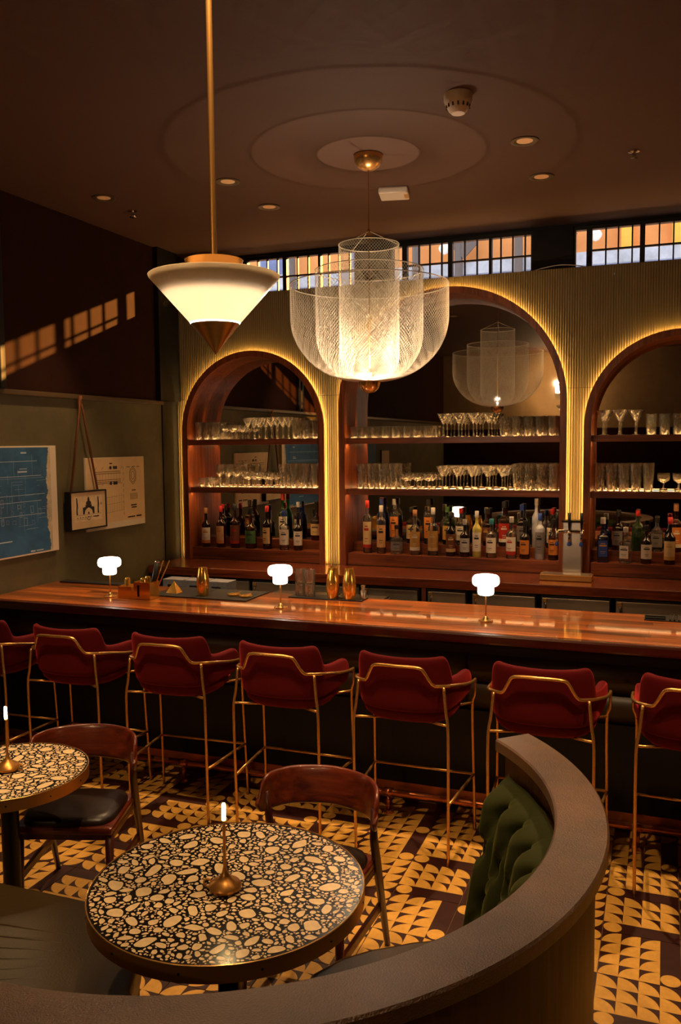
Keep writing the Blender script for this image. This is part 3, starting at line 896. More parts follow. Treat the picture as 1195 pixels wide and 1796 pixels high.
# tufted back
def tuft(u, v):
    a0, a1 = math.radians(41.5), math.radians(-168)
    t = a0 + (a1 - a0) * u
    s = (a0 - t) * .96 / .15             # channel coordinate
    z = .40 + .53 * v
    row = v * 3.0
    ch = abs(math.sin(PI * s))
    bulge = .085 + .045 * ch ** .55
    # buttons: dimples on a staggered grid
    for rr_ in (0.75, 1.75, 2.55):
        off = .5 if int(rr_) % 2 else 0
        ds = (s - off + .5) % 1 - .5
        d2 = (ds * .15 / .03) ** 2 + ((row - rr_) * .177 / .035) ** 2
        bulge -= .05 * math.exp(-d2)
        bulge -= .016 * math.exp(-((ds * .15 - (row - rr_) * .12) / .012) ** 2) * math.exp(-((row - rr_) / .6) ** 2)
    if v > .86: bulge *= math.sqrt(max(0.02, 1 - ((v - .86) / .14) ** 2)) 
    e = min(u, 1 - u) / .02
    if e < 1: bulge *= math.sqrt(max(.03, e * (2 - e)))
    r = 1.07 - bulge * 1.05 - (.095 * (1 - v) if .02 < u < .98 else .095 * (1 - v) * max(0, min(1, e)))
    return (r * math.cos(t), r * math.sin(t), z)
vs, fs = grid_mesh(tuft, 360, 40)
MB().add(vs, fs, 0, True).obj('tufted_back', 'velvet_green', booth)
# bench: polygon in plan
def L_(x, y): return (x - BC[0], y - BC[1])
outer_arc = arc_pts(1.06, 60, math.radians(38), math.radians(-172))
inner_path = [L_(-2.46, 2.545), L_(-1.74, 2.545), L_(-1.60, 2.30), L_(-1.53, 2.15), L_(-1.42, 2.06), L_(-1.30, 2.02), L_(-1.16, 2.05), L_(-1.06, 2.14), L_(-1.03, 2.28), L_(-1.035, 2.42), L_(-.975, 2.535), L_(-.90, 2.612), L_(-.776, 2.705), L_(-.685, 2.755), L_(-.52, 2.90)]
poly = outer_arc + inner_path
bm = bmesh.new()
fv = [bm.verts.new((x, y, .36)) for x, y in poly]
fc = bm.faces.new(fv)
if fc.normal.z < 0: fc.normal_flip()
ex = bmesh.ops.extrude_face_region(bm, geom=[fc])
tv = [g for g in ex['geom'] if isinstance(g, bmesh.types.BMVert)]
for q in tv: q.co.z = .45
te = [e for e in bm.edges if all(v_.co.z > .44 for v_ in e.verts)]
bmesh.ops.bevel(bm, geom=te, offset=.03, segments=4, affect='EDGES', profile=.5)
bmesh.ops.recalc_face_normals(bm, faces=bm.faces[:])
me = bpy.data.meshes.new('bench_seat'); bm.to_mesh(me); bm.free()
me.materials.append(M['bench_leather'])
for p in me.polygons: p.use_smooth = len(p.vertices) < 6
link('bench_seat', me, booth)
cen = Vector((0, 0))
base = [(x * .0 + x, y) for x, y in outer_arc] + [(x * 1.12, y * 1.12) if abs(x) < .5 else (x, y - .03) for x, y in inner_path]
MB().prism(base, 0, .358).obj('bench_base', 'black_wood', booth)
# gathered creases in the leather
for k in range(9):
    t = math.radians(-176 + k * 4.5)
    pts = [(q * math.cos(t + .05 * (q - .75)), q * math.sin(t + .05 * (q - .75)), .4475) for q in (.50, .60, .70, .80, .90)]
    MB().tube(pts, [.001, .003, .005, .006, .005], 6).obj('crease', 'bench_leather', booth)

# ------------------------------------------------------------------ cone pendant over the table
PX, PY = -1.286, 2.335
pend = thing('cone_pendant', 'white cone pendant with brass tip hanging on a long brass rod', 'pendant lamp', (PX, PY, ZC))
def Z(z): return z - ZC
MB().lathe([(0, Z(2.42)), (.0735, Z(2.512)), (.0735, Z(2.513))], seg=64).obj('brass_tip', 'brass', pend)
cone = glass('pendant_shade', (1, 1, 1), 1, 0)
nt = cone.node_tree; N = nt.nodes; L = nt.links
for q in list(N):
    if q.type != 'OUTPUT_MATERIAL': N.remove(q)
tl = N.new('ShaderNodeBsdfTranslucent'); tl.inputs[0].default_value = (.95, .90, .80, 1)
pb = N.new('ShaderNodeBsdfPrincipled'); pb.inputs['Base Color'].default_value = S(236, 214, 178); pb.inputs['Roughness'].default_value = .25
mx = N.new('ShaderNodeMixShader'); mx.inputs[0].default_value = .45
L.new(tl.outputs[0], mx.inputs[1]); L.new(pb.outputs[0], mx.inputs[2]); L.new(mx.outputs[0], N['Material Output'].inputs['Surface'])
MB().lathe([(.0732, Z(2.513)), (.196, Z(2.650)), (.1985, Z(2.656)), (.1955, Z(2.658)), (.0715, Z(2.5185))], seg=96, sharp=60).obj('shade', cone, pend)
MB().lathe([(0, Z(2.612)), (.146, Z(2.612)), (.146, Z(2.615)), (0, Z(2.615))], seg=64).obj('inner_disc', 'white_plastic', pend)
MB().lathe([(0, Z(2.646)), (.189, Z(2.646)), (.189, Z(2.649)), (0, Z(2.649))], seg=64).obj('top_disc', 'white_plastic', pend)
MB().lathe([(.022, Z(2.652)), (.062, Z(2.652)), (.089, Z(2.703)), (.087, Z(2.704)), (.058, Z(2.656)), (.02, Z(2.656))], seg=64, sharp=50).obj('collar', 'brass', pend)
MB().lathe([(.0095, Z(2.654)), (.0095, -.03)], seg=14).obj('rod', 'brass', pend)
MB().lathe([(0, -.0005), (.06, -.0005), (.06, -.02), (.02, -.035), (0, -.035)], seg=32).obj('canopy', 'brass', pend)
lamp('pendant_light', 'POINT', 16.0, (1, .97, .93), pend, (0, 0, Z(2.555)), .025)

# ------------------------------------------------------------------ wire mesh chandelier
CX, CYY = -1.795, 5.30
ch = thing('mesh_chandelier', 'large chandelier of three nested wire mesh baskets over the bar', 'chandelier', (CX, CYY, ZC))
k_ = CYY / 5.192
zz = lambda z: 2.15 + (z - 2.15) * k_ - ZC
ZB = zz(2.535)
def basket(R, ztop, rb, name, nw, nseg=44, flat=.06):
    prof = []
    # straight wall, rounded turn, shallow bowl to the hub
    zt = zz(ztop)
    zc_ = ZB + rb
    nw_ = 200
    raw = [(R, zt), (R, zc_)]
    for q in range(1, 25):
        a = PI/2 * q/24
        raw.append((R - rb * .0 - (R - flat) * (1 - math.cos(a)) ** 1.0, zc_ - (zc_ - ZB) * math.sin(a)))
    d = [0]
    for p, q in zip(raw[:-1], raw[1:]): d.append(d[-1] + math.hypot(q[0] - p[0], q[1] - p[1]))
    def at(s):
        s *= d[-1]
        for i in range(len(d) - 1):
            if s <= d[i+1] + 1e-9:
                t = (s - d[i]) / (d[i+1] - d[i]); return raw[i][0] + (raw[i+1][0] - raw[i][0]) * t, raw[i][1] + (raw[i+1][1] - raw[i][1]) * t
        return raw[-1]
    P = [at(i / nseg) for i in range(nseg + 1)]
    mb = MB()
    twist = d[-1] / R * .95
    for sgn in (-1, 1):
        for wi in range(nw):
            a0 = 2*PI*wi/nw
            pts = [(r_ * math.cos(a0 + sgn*twist*i/nseg), r_ * math.sin(a0 + sgn*twist*i/nseg), z_) for i, (r_, z_) in enumerate(P)]
            mb.tube(pts, .0008, 4, caps=False, smooth=True)
    o = mb.obj(name, 'wire', ch)
    MB().tube([(R*math.cos(t), R*math.sin(t), zt) for t in [2*PI*q/64 for q in range(64)]], .003, 6, closed=True).obj('rim', 'wire', ch)
    return o
s_ = k_
basket(.500 * s_, 3.135, .41, 'mesh_basket', 132)
basket(.340 * s_, 3.225, .31, 'mesh_basket', 94)
basket(.190 * s_, 3.385, .18, 'mesh_basket', 62)
MB().lathe([(0, ZB - .075), (.03, ZB - .069), (.055, ZB - .05), (.069, ZB - .02), (.073, ZB + .004), (.0, ZB + .006)], seg=40).obj('hub', 'brass', ch)
MB().tube([(0, 0, ZB), (0, 0, -.06)], .0035, 8).obj('rod', 'brass', ch)
MB().lathe([(.0, ZB + .006), (.012, ZB + .006), (.012, ZB + .05), (0, ZB + .055)], seg=16).obj('light_source', 'opal', ch)
for t in (0.4, 2.5, 4.6):
    MB().tube([(0, 0, zz(3.47)), (.19*s_*math.cos(t), .19*s_*math.sin(t), zz(3.385))], .002, 6).obj('stay', 'wire', ch)
MB().lathe([(0, zz(3.455)), (.009, zz(3.458)), (.009, zz(3.48)), (0, zz(3.485))], seg=12).obj('joint', 'brass', ch)
cm = MB().lathe([(.088, -.0005), (.092, -.012), (.088, -.045), (.07, -.072), (.04, -.092), (0, -.098)], seg=48)
cm.obj('canopy', 'brass', ch)
for q in (.25, .5):
    MB().lathe([(.016, zz(2.95 + q)), (.016, zz(2.955 + q))], seg=24).obj('collar', 'brass', ch)
lamp('chandelier_light', 'POINT', 64.0, (1, .77, .54), ch, (0, 0, ZB + .085), .012)

# ------------------------------------------------------------------ ceiling fittings
sd_ = thing('smoke_detector', 'white ceiling smoke detector with slotted dome', 'smoke detector', (-1.05, 4.58, ZC))
MB().lathe([(0, -.0004), (.075, -.0004), (.075, -.035), (.068, -.05), (.05, -.085), (.035, -.10), (0, -.10)], seg=40, sharp=30).obj('body', 'white_plastic', sd_)
for k in range(14):
    t = 2*PI*k/14
    MB().box(-.003, .003, -.004, .004, -.075, -.055).obj('slot', 'grille_dark', sd_, (.0615*math.cos(t), .0615*math.sin(t), 0), t)
ap = thing('access_point', 'white flat square box on the ceiling near the chandelier', 'ceiling box', (-1.87, 6.10, ZC), math.radians(12))
MB().box(-.105, .105, -.105, .105, -.045, -.0005, 0, .012).obj('housing', 'white_plastic', ap)
MB().box(.075, .10, -.05, .05, -.048, -.044).obj('indicator', 'tile_yellow', ap)
def downlight(x, y, label, spot=None, tgt=(0, 0, -1), seen=True, ang=70):
    d = thing('downlight', label, 'downlight', (x, y, ZC), group='recessed ceiling downlights')
    MB().lathe([(.07, -.0005), (.085, -.0005), (.085, -.006), (.07, -.008), (.052, -.003), (.07, -.0005)], seg=32, sharp=40).obj('trim_ring', 'rail_wood', d)
    MB().lathe([(0, -.0012), (.05, -.0012), (.05, -.0030), (0, -.0030)], seg=24).obj('lens', 'downlight_led', d)
    if spot: lamp('downlight_spot', 'SPOT', spot, WARM, d, (0, 0, -.02), .035, math.radians(ang), .6, tgt)
downlight(-.83, 5.42, 'recessed downlight right of the chandelier, nearer of two', 240, (0, -.12, -1))
downlight(-.83, 6.18, 'recessed downlight right of the chandelier, nearer the windows', 170, (-.05, .1, -1), True, 48)
downlight(-2.88, 5.45, 'recessed downlight between the pendant rod and the chandelier', 240, (0, -.12, -1))
downlight(-2.89, 6.14, 'recessed downlight left of the chandelier, nearer the windows', 170, (.05, .1, -1), True, 48)
downlight(-3.91, 5.45, 'recessed downlight on the dark ceiling left of the pendant rod', 90, (.05, -.05, -1))
DLAB = ['beyond the top edge over the smaller left table', 'beyond the top edge over the larger table', 'beyond the top edge over the right-hand floor', 'beyond the top edge over the booth end', 'beyond the top edge between the two tables']
for k, (x, y, e, tg) in enumerate(((-2.9, 2.75, 110, (.05, .08, -1)), (-1.12, 2.12, 120, (-.08, .1, -1)), (.5, 2.9, 160, (-.08, .12, -1)), (-.55, 2.9, 90, (0, .25, -1)), (-1.95, 2.9, 80, (0, .25, -1)))):
    downlight(x, y, 'recessed downlight ' + DLAB[k], e, tg, False, 62)
def sprinkler(x, y, label):
    s = thing('sprinkler', label, 'sprinkler', (x, y, ZC), group='ceiling sprinklers')
    MB().lathe([(0, -.0005), (.035, -.0005), (.035, -.006), (.012, -.012), (.012, -.03), (0, -.03)], seg=24).obj('escutcheon', 'chrome', s)
    MB().lathe([(0, -.052), (.024, -.052), (.026, -.048), (0, -.046)], seg=16).obj('deflector', 'chrome', s)
    MB().tube([(-.012, 0, -.03), (-.014, 0, -.04), (-.004, 0, -.05)], .002, 6).tube([(.012, 0, -.03), (.014, 0, -.04), (.004, 0, -.05)], .002, 6).obj('arms', 'chrome', s)
sprinkler(-.215, 5.87, 'chrome ceiling sprinkler at the far right')
sprinkler(-3.92, 5.83, 'chrome ceiling sprinkler on the dark left side')
# wall lamp behind the viewer (in the centre mirror)
sw = thing('wall_lamp', 'warm wall lamp on the rear wall, seen only in the centre mirror', 'wall lamp', (-2.05, YF + .003, 3.2))
MB().box(-.05, .05, 0, .02, -.1, .1, 0, .006).obj('back_plate', 'brass', sw)
MB().lathe([(.05, -.08), (.06, .08)], (0, .09, 0), 24).obj('shade', 'opal', sw)
MB().tube([(0, .02, -.02), (0, .09, -.02), (0, .09, -.07)], .008, 8).obj('arm', 'brass', sw)
lamp('wall_lamp_light', 'POINT', 55, WARM, sw, (0, .35, .1), .04)

tag(MB().tube(smooth_path([(-1.05, YP + .03, PANEL_TOP + .004), (-.95, YP + .02, PANEL_TOP + .02), (-.83, YP + .015, PANEL_TOP + .032), (-.70, YP + .02, PANEL_TOP + .02), (-.62, YP + .04, PANEL_TOP + .004)], 6), .004, 6).obj('cable', 'white_plastic'), 'thin pale cable lying on the ledge between two clerestory windows', 'cable')

# ------------------------------------------------------------------ bar lamps
def bar_lamp(x, y, label):
    l = thing('table_lamp', label, 'table lamp', (x, y, BZ), group='small opal lamps on the bar')
    MB().lathe([(0, .0005), (.043, .0005), (.043, .007), (.02, .012), (.012, .026), (.0055, .032)], seg=32, sharp=30).obj('base', 'brass', l)
    MB().lathe([(.0052, .028), (.0052, .165)], seg=12).obj('stem', 'brass', l)
    pr = [(0, .160), (.038, .160), (.046, .165), (.048, .174), (.048, .206), (.052, .212), (.068, .216), (.078, .226), (.081, .244), (.078, .264), (.068, .276), (.05, .280), (0, .281)]
    tag(MB().lathe(pr, seg=40, sharp=70).obj('shade', 'opal', l), 'glowing white opal glass shade')
bar_lamp(-3.636, 5.0, 'small glowing opal lamp at the left end of the bar')
bar_lamp(-2.316, 5.0, 'small glowing opal lamp beside the stacked clear glasses')
bar_lamp(-.974, 5.0, 'small glowing opal lamp on the right half of the bar')

# ------------------------------------------------------------------ things on the bar
cd = thing('bar_caddy', 'gold napkin and straw caddy on the left of the bar', 'caddy', (-3.42, 5.03, BZ), math.radians(0))
def open_box(x0, x1, y0, y1, h, t=.003):
    return MB().box(x0, x1, y0, y1, .001, t + .001).box(x0, x1, y0, y0 + t, t, h).box(x0, x1, y1 - t, y1, t, h).box(x0, x0 + t, y0 + t, y1 - t, t, h).box(x1 - t, x1, y0 + t, y1 - t, t, h)
open_box(-.13, -.02, -.06, .06, .085).obj('napkin_bin', 'gold', cd)
open_box(.0, .13, -.06, .06, .12).obj('straw_bin', 'gold', cd)
MB().box(-.02, .0, -.06, .06, .001, .04).obj('link_plate', 'gold', cd)
MB().box(.03, .045, -.0625, -.0605, .02, .10).obj('slot', 'black_metal', cd)
for k, (x, y, h) in enumerate(((.02, .0, .13), (.045, .02, .14), (-.09, .0, .125))):
    nk = MB().lathe([(.018, .004), (.02, h), (.016, h + .012), (0, h + .012)], (x + .02 if k < 2 else x, y, 0), 12)
    tag(nk.obj('canister', 'gold', cd, None), 'small gold canister in the caddy')
mu = thing('muddler', 'black bar muddler leaning in the gold caddy', 'muddler', (-3.33, 5.04, BZ + .02))
MB().tube([(0, 0, .0), (.055, .01, .235)], [.014, .018], 12).obj('shaft', 'black_rubber', mu)
MB().tube([(.055, .01, .235), (.058, .0105, .248)], [.018, .012], 12).obj('end_cap', 'chrome', mu)
for k, (dx, y) in enumerate(((.09, 5.05), (.12, 5.06))):
    bs = thing('bar_spoon', ['twisted brass bar spoon next to the muddler in the caddy', 'twisted brass bar spoon, rightmost in the caddy'][k], 'bar spoon', (-3.325 + .012*k, y, BZ + .02), group='bar spoons in the caddy')
    MB().tube([(0, 0, 0), (dx, .01, .24)], .004, 6).obj('shaft', 'brass', bs)
    MB().lathe([(0, -.006), (.006, 0), (0, .01)], (dx, .01, .24), 8).obj('finial', 'brass', bs)
mt = thing('bar_mat', 'flat black rubber mat on the left half of the bar', 'mat', (-3.03, 5.31, BZ))
MB().box(-.36, .40, -.19, .18, .0005, .008, 0, .002).obj('pad', 'black_rubber', mt)
MB().box(-.02, -.012, -.19, .18, .008, .0095).obj('ridge', 'black_metal', mt)
def shaker(x, y, z, label, s=1.0):
    o = MB().lathe([(0, .0005), (.036*s, .0005), (.043*s, .05*s), (.045*s, .085*s), (.042*s, .13*s), (.031*s, .19*s), (.0285*s, .20*s), (.026*s, .20*s), (.024*s, .195*s), (0, .195*s)], seg=36, sharp=50).obj('cocktail_shaker', 'gold', None, (x, y, z))
    tag(o, label, 'shaker', 'gold cocktail shakers')
shaker(-3.01, 5.21, BZ + .0085, 'gold cocktail shaker standing on the black bar mat')
py = MB().add([(-.045, -.04, 0.0005), (.045, -.04, .0005), (.045, .04, .0005), (-.045, .04, .0005), (0, 0, .085)], [(0, 3, 2, 1), (0, 1, 4), (1, 2, 4), (2, 3, 4), (3, 0, 4)]).obj('pyramid_measure', 'gold', None, (-3.27, 5.25, BZ + .0085))
tag(py, 'gold pyramid-shaped measure left of the shaker on the mat', 'measure')
for k, (x, y) in enumerate(((-2.80, 5.27), (-2.70, 5.25))):
    stn = thing('cocktail_strainer', ['coiled gold strainer, left of the pair on the mat', 'coiled gold strainer, right of the pair on the mat'][k], 'strainer', (x, y, BZ + .0085), group='gold strainers')
    MB().lathe([(0, .006), (.036, .006), (.038, .010), (0, .012)], seg=28).obj('plate', 'gold', stn)
    pts = []
    for q in range(160):
        t = 2*PI*q/160
        pts.append(((.040 + .006*math.cos(22*t))*math.cos(t), (.040 + .006*math.cos(22*t))*math.sin(t), .008 + .006*math.sin(22*t)))
    MB().tube(pts, .0016, 5, closed=True).obj('coil', 'gold', stn)
    MB().box(-.008, .008, .035, .10, .008, .011).obj('handle', 'gold', stn)
mt2 = thing('service_mat', 'black service mat under the pair of gold shakers', 'mat', (-2.12, 5.42, BZ))
MB().box(-.30, .24, -.065, .07, .0005, .008, 0, .002).obj('pad', 'black_rubber', mt2)
shaker(-2.105, 5.40, BZ + .0085, 'gold cocktail shaker, left of the pair behind the middle lamp', 1.04)
shaker(-1.985, 5.40, BZ + .0085, 'gold cocktail shaker, right of the pair behind the middle lamp', 1.04)
jg = MB().lathe([(.0, .001), (.02, .001), (.022, .05), (.012, .06), (.016, .09), (.0145, .09), (0, .062)], seg=24, sharp=60).obj('jigger', 'steel', None, (-1.90, 5.44, BZ + .0085))
tag(jg, 'small steel jigger right of the two gold shakers', 'jigger')
for k, (x, y) in enumerate(((-2.36, 5.43), (-2.28, 5.41))):
    for q in range(2):
        g = MB().lathe([(0, .0005), (.034, .0005), (.037, .005), (.0375, .092), (.0355, .092), (.034, .01), (0, .008)], seg=20, sharp=50).obj('stacked_glass', 'glass_clear', None, (x, y, BZ + .0085 + q*.094))
        tag(g, '%s clear tumbler of the %s stack beside the middle bar lamp' % (('lower', 'upper')[q], ('left', 'right')[k]), 'glass', 'stacked tumblers on the bar')
rm = thing('drip_mat', 'ridged black rubber drip mat at the right end of the bar', 'mat', (.15, 5.40, BZ))
MB().box(-.24, .5, -.085, .09, .0005, .006).obj('pad', 'black_rubber', rm)
for k in range(24):
    MB().box(-.10 + k*.024, -.092 + k*.024, -.08, .085, .006, .014).obj('ridge', 'black_rubber', rm)
for k in range(2):
    MB().box(-.235, -.12, -.06 + k*.06, -.04 + k*.06, .006, .016, 0, .003).obj('bar', 'black_rubber', rm)
rl = thing('back_rail_mat', 'long dark rubber strip along the inner bar edge by the left wall', 'mat', (-3.95, 5.45, BZ))
MB().box(-.45, .15, -.045, .045, .0005, .012, 0, .003).obj('pad', 'black_rubber', rl)

# equipment inside the bar
ib = thing('ice_bin', 'low dark steel ice bin behind the bar', 'ice bin', (-2.35, 5.98, 0))
MB().box(-.55, .42, -.22, .22, 0.02, .96, 0, .01).obj('body', 'equipment', ib)
MB().box(-.53, .0, -.2, .2, .961, .975, 0, .004).obj('lid', 'equipment', ib)
MB().box(.02, .40, -.2, .2, .961, .975, 0, .004).obj('lid', 'equipment', ib)
tb = thing('work_shelf', 'dark steel work shelf behind the bar holding three grey cartons', 'shelf', (-3.5, 6.0, 0))
MB().box(-.45, .45, -.2, .2, .86, .9, 0, .004).obj('top', 'equipment', tb)
for sx_ in (-.42, .42):
    for sy_ in (-.17, .17):
        MB().box(sx_ - .015, sx_ + .015, sy_ - .015, sy_ + .015, 0, .86).obj('leg', 'equipment', tb)
for k in range(3):
    bx = thing('carton', ['grey printed carton, leftmost of three behind the caddy', 'grey printed carton, middle of three behind the bar', 'grey printed carton, rightmost of three behind the bar'][k], 'carton', (-3.66 + k*.2, 5.93, .9), group='grey cartons behind the bar')
    MB().box(-.095, .095, -.07, .07, .001, .17, 0, .003).obj('box', 'carton', bx)
    MB().box(-.05, .03, -.0712, -.0702, .11, .13).box(-.07, .06, -.0712, -.0702, .04, .06).obj('printing', 'equipment', bx)

# beer tap
tp = thing('beer_tap', 'square steel beer tower with black handles on the back counter', 'beer tap', (-.68, 7.13, CZ))
MB().box(-.075, .075, -.045, .045, .001, .46, 0, .006).obj('column', 'steel', tp)
MB().box(-.085, .085, -.055, .055, .46, .475, 0, .004).obj('cap', 'black_metal', tp)
for x in (-.115, -.02, .075):
    fa = MB().tube([(x, -.046, .38), (x, -.085, .385), (x, -.095, .36), (x, -.097, .30)], [.012, .012, .010, .008], 10).obj('faucet', 'chrome', tp)
    MB().tube([(x, -.085, .39), (x, -.085, .47), (x, -.083, .54)], [.006, .012, .014], 10).obj('handle', 'black_metal', fa)
    MB().lathe([(0, .27), (.014, .275), (.016, .29), (.009, .305)], (x, -.097, 0), 12).obj('plug', 'blue_tag', fa)
MB().tube([(-.13, -.046, .385), (.09, -.046, .385)], .016, 10).obj('manifold', 'chrome', tp)
MB().box(-.24, .17, -.20, -.05, .001, .05, 0, .006).obj('drip_tray', 'brass_dull', tp)
MB().box(-.225, .155, -.19, -.06, .0502, .054).obj('drip_grate', 'steel', tp)

# ------------------------------------------------------------------ glassware
def glass_mesh(kind):
    mb = MB()
    if kind == 'rocks': pr = [(0, .001), (.042, .001), (.0445, .006), (.046, .105), (.0435, .105), (.041, .016), (0, .014)]
    elif kind == 'tumbler': pr = [(0, .001), (.033, .001), (.035, .006), (.041, .10), (.042, .172), (.040, .172), (.039, .10), (.032, .02), (0, .016)]
    elif kind == 'highball': pr = [(0, .001), (.031, .001), (.033, .008), (.036, .06), (.042, .15), (.0455, .228), (.0432, .228), (.0398, .15), (.0335, .06), (.030, .022), (0, .018)]
    elif kind == 'martini': pr = [(0, .001), (.040, .001), (.040, .004), (.008, .012), (.0055, .03), (.0055, .112), (.012, .122), (.058, .208), (.0565, .208), (.010, .128), (0, .124)]
    elif kind == 'coupe': pr = [(0, .001), (.034, .001), (.034, .004), (.007, .011), (.005, .03), (.0055, .072), (.018, .082), (.042, .096), (.048, .118), (.0485, .140), (.047, .140), (.0465, .120), (.038, .100), (.014, .087), (0, .085)]
    elif kind == 'wine': pr = [(0, .001), (.036, .001), (.036, .004), (.007, .011), (.005, .03), (.005, .10), (.016, .112), (.038, .135), (.046, .165), (.043, .20), (.038, .222), (.0365, .222), (.0415, .20), (.0445, .165), (.036, .138), (.012, .117), (0, .115)]
    elif kind == 'shot': pr = [(0, .001), (.030, .001), (.031, .004), (.040, .075), (.040, .092), (.0385, .092), (.037, .075), (.028, .014), (0, .012)]
    mb.lathe(pr, seg=18 if kind != 'highball' else 12, sharp=40)
    return mb.mesh(kind, 'glass_clear')
GM = {}
ORD = ['first', 'second', 'third', 'fourth', 'fifth', 'sixth', 'seventh', 'eighth', 'ninth']
def glass_row(kind, x0, x1, n, z, ys, label):
    if kind not in GM: GM[kind] = glass_mesh(kind)
    for r_, y in enumerate(ys):
        for k in range(n):
            x = x0 + (x1 - x0) * (k + .5) / n
            o = link(kind + '_glass', GM[kind], None, (x + random.uniform(-.002, .002), YP + y + random.uniform(-.003, .003), z + .0012), random.uniform(0, 1))
            tag(o, '%s %s from left, %s row' % (label, ORD[k], ('front', 'back')[r_]), 'glass', label)
F2 = (.066, .200)
glass_row('tumbler', -4.30, -4.03, 3, SH1, F2, 'tall tumbler, left end of left arch upper shelf')
glass_row('coupe', -4.02, -3.80, 2, SH1, F2, 'coupe glass on left arch upper shelf')
glass_row('martini', -3.79, -3.30, 4, SH1, F2, 'martini glass on left arch upper shelf')
glass_row('tumbler', -3.27, -2.975, 3, SH1, F2, 'tall tumbler, right end of left arch upper shelf')
glass_row('shot', -4.28, -4.09, 2, SH2, F2, 'small glass, left end of left arch lower shelf')
glass_row('wine', -4.085, -3.80, 3, SH2, F2, 'stemmed wine glass on left arch lower shelf')
glass_row('coupe', -3.79, -3.44, 3, SH2, F2, 'coupe glass on left arch lower shelf')
glass_row('highball', -3.42, -2.98, 4, SH2, F2, 'tall flared highball glass on left arch lower shelf')
glass_row('rocks', -2.69, -1.90, 8, SH1, F2, 'short rocks glass on centre arch upper shelf')
glass_row('martini', -1.88, -1.35, 4, SH1, F2, 'martini glass on centre arch upper shelf')
glass_row('tumbler', -1.33, -.83, 5, SH1, F2, 'tall tumbler, right part of centre arch upper shelf')
glass_row('highball', -2.64, -2.22, 4, SH2, F2, 'tall highball glass, left part of centre arch lower shelf')
glass_row('coupe', -2.21, -1.90, 3, SH2, F2, 'coupe glass on centre arch lower shelf')
glass_row('martini', -1.89, -1.23, 5, SH2, F2, 'martini glass on centre arch lower shelf')
glass_row('highball', -1.22, -.82, 4, SH2, F2, 'tall highball glass, right part of centre arch lower shelf')
glass_row('martini', -.535, -.155, 3, SH1, F2, 'martini glass on right arch upper shelf')
glass_row('tumbler', -.15, .36, 5, SH1, F2, 'tall tumbler on right arch upper shelf')
glass_row('highball', -.55, -.065, 5, SH2, F2, 'tall flared highball glass on right arch lower shelf')
glass_row('coupe', -.055, .41, 4, SH2, F2, 'coupe glass on right arch lower shelf')

# ------------------------------------------------------------------ bottles
BG = {
 'amber': glass('b_amber', (.42, .12, .02), 1, .04), 'clear': glass('b_clear', (.92, .92, .90), 1, .05),
 'green': glass('b_green', (.04, .42, .08), 1, .10), 'blue': glass('b_blue', (.04, .14, .62), 1, .10),
 'dark': pbr('b_dark', S(22, 12, 10), .08, coat=.5), 'frost': pbr('b_frost', S(176, 178, 184), .35),
 'yellow': pbr('b_yellow', S(196, 184, 92), .25), 'red': glass('b_red', (.42, .05, .02), 1, .06),
}
LC = {'white': S(226, 214, 190), 'cream': S(214, 184, 126), 'orange': S(206, 122, 44), 'tan': S(204, 154, 96), 'black': S(22, 20, 20), 'red': S(176, 36, 24), 'grey': S(120, 112, 108), 'gold': S(196, 150, 70), 'brown': S(110, 60, 30), 'teal': S(60, 150, 160), 'blue': S(40, 70, 150), 'green': S(70, 110, 50), 'silver': S(190, 186, 178), 'cork': S(150, 104, 62)}
LM = {k: pbr('label_' + k, v, .55) for k, v in LC.items()}
SH = {  # shoulder profile: body radius, shoulder start, neck start (fractions of height), neck radius
 'wine': (.040, .56, .70, .0145), 'round': (.043, .58, .70, .015), 'squat': (.052, .50, .64, .017), 'tall': (.038, .66, .78, .014), 'slim': (.035, .60, .76, .013), 'square': (.046, .55, .66, .016), 'decanter': (.054, .48, .62, .016)}
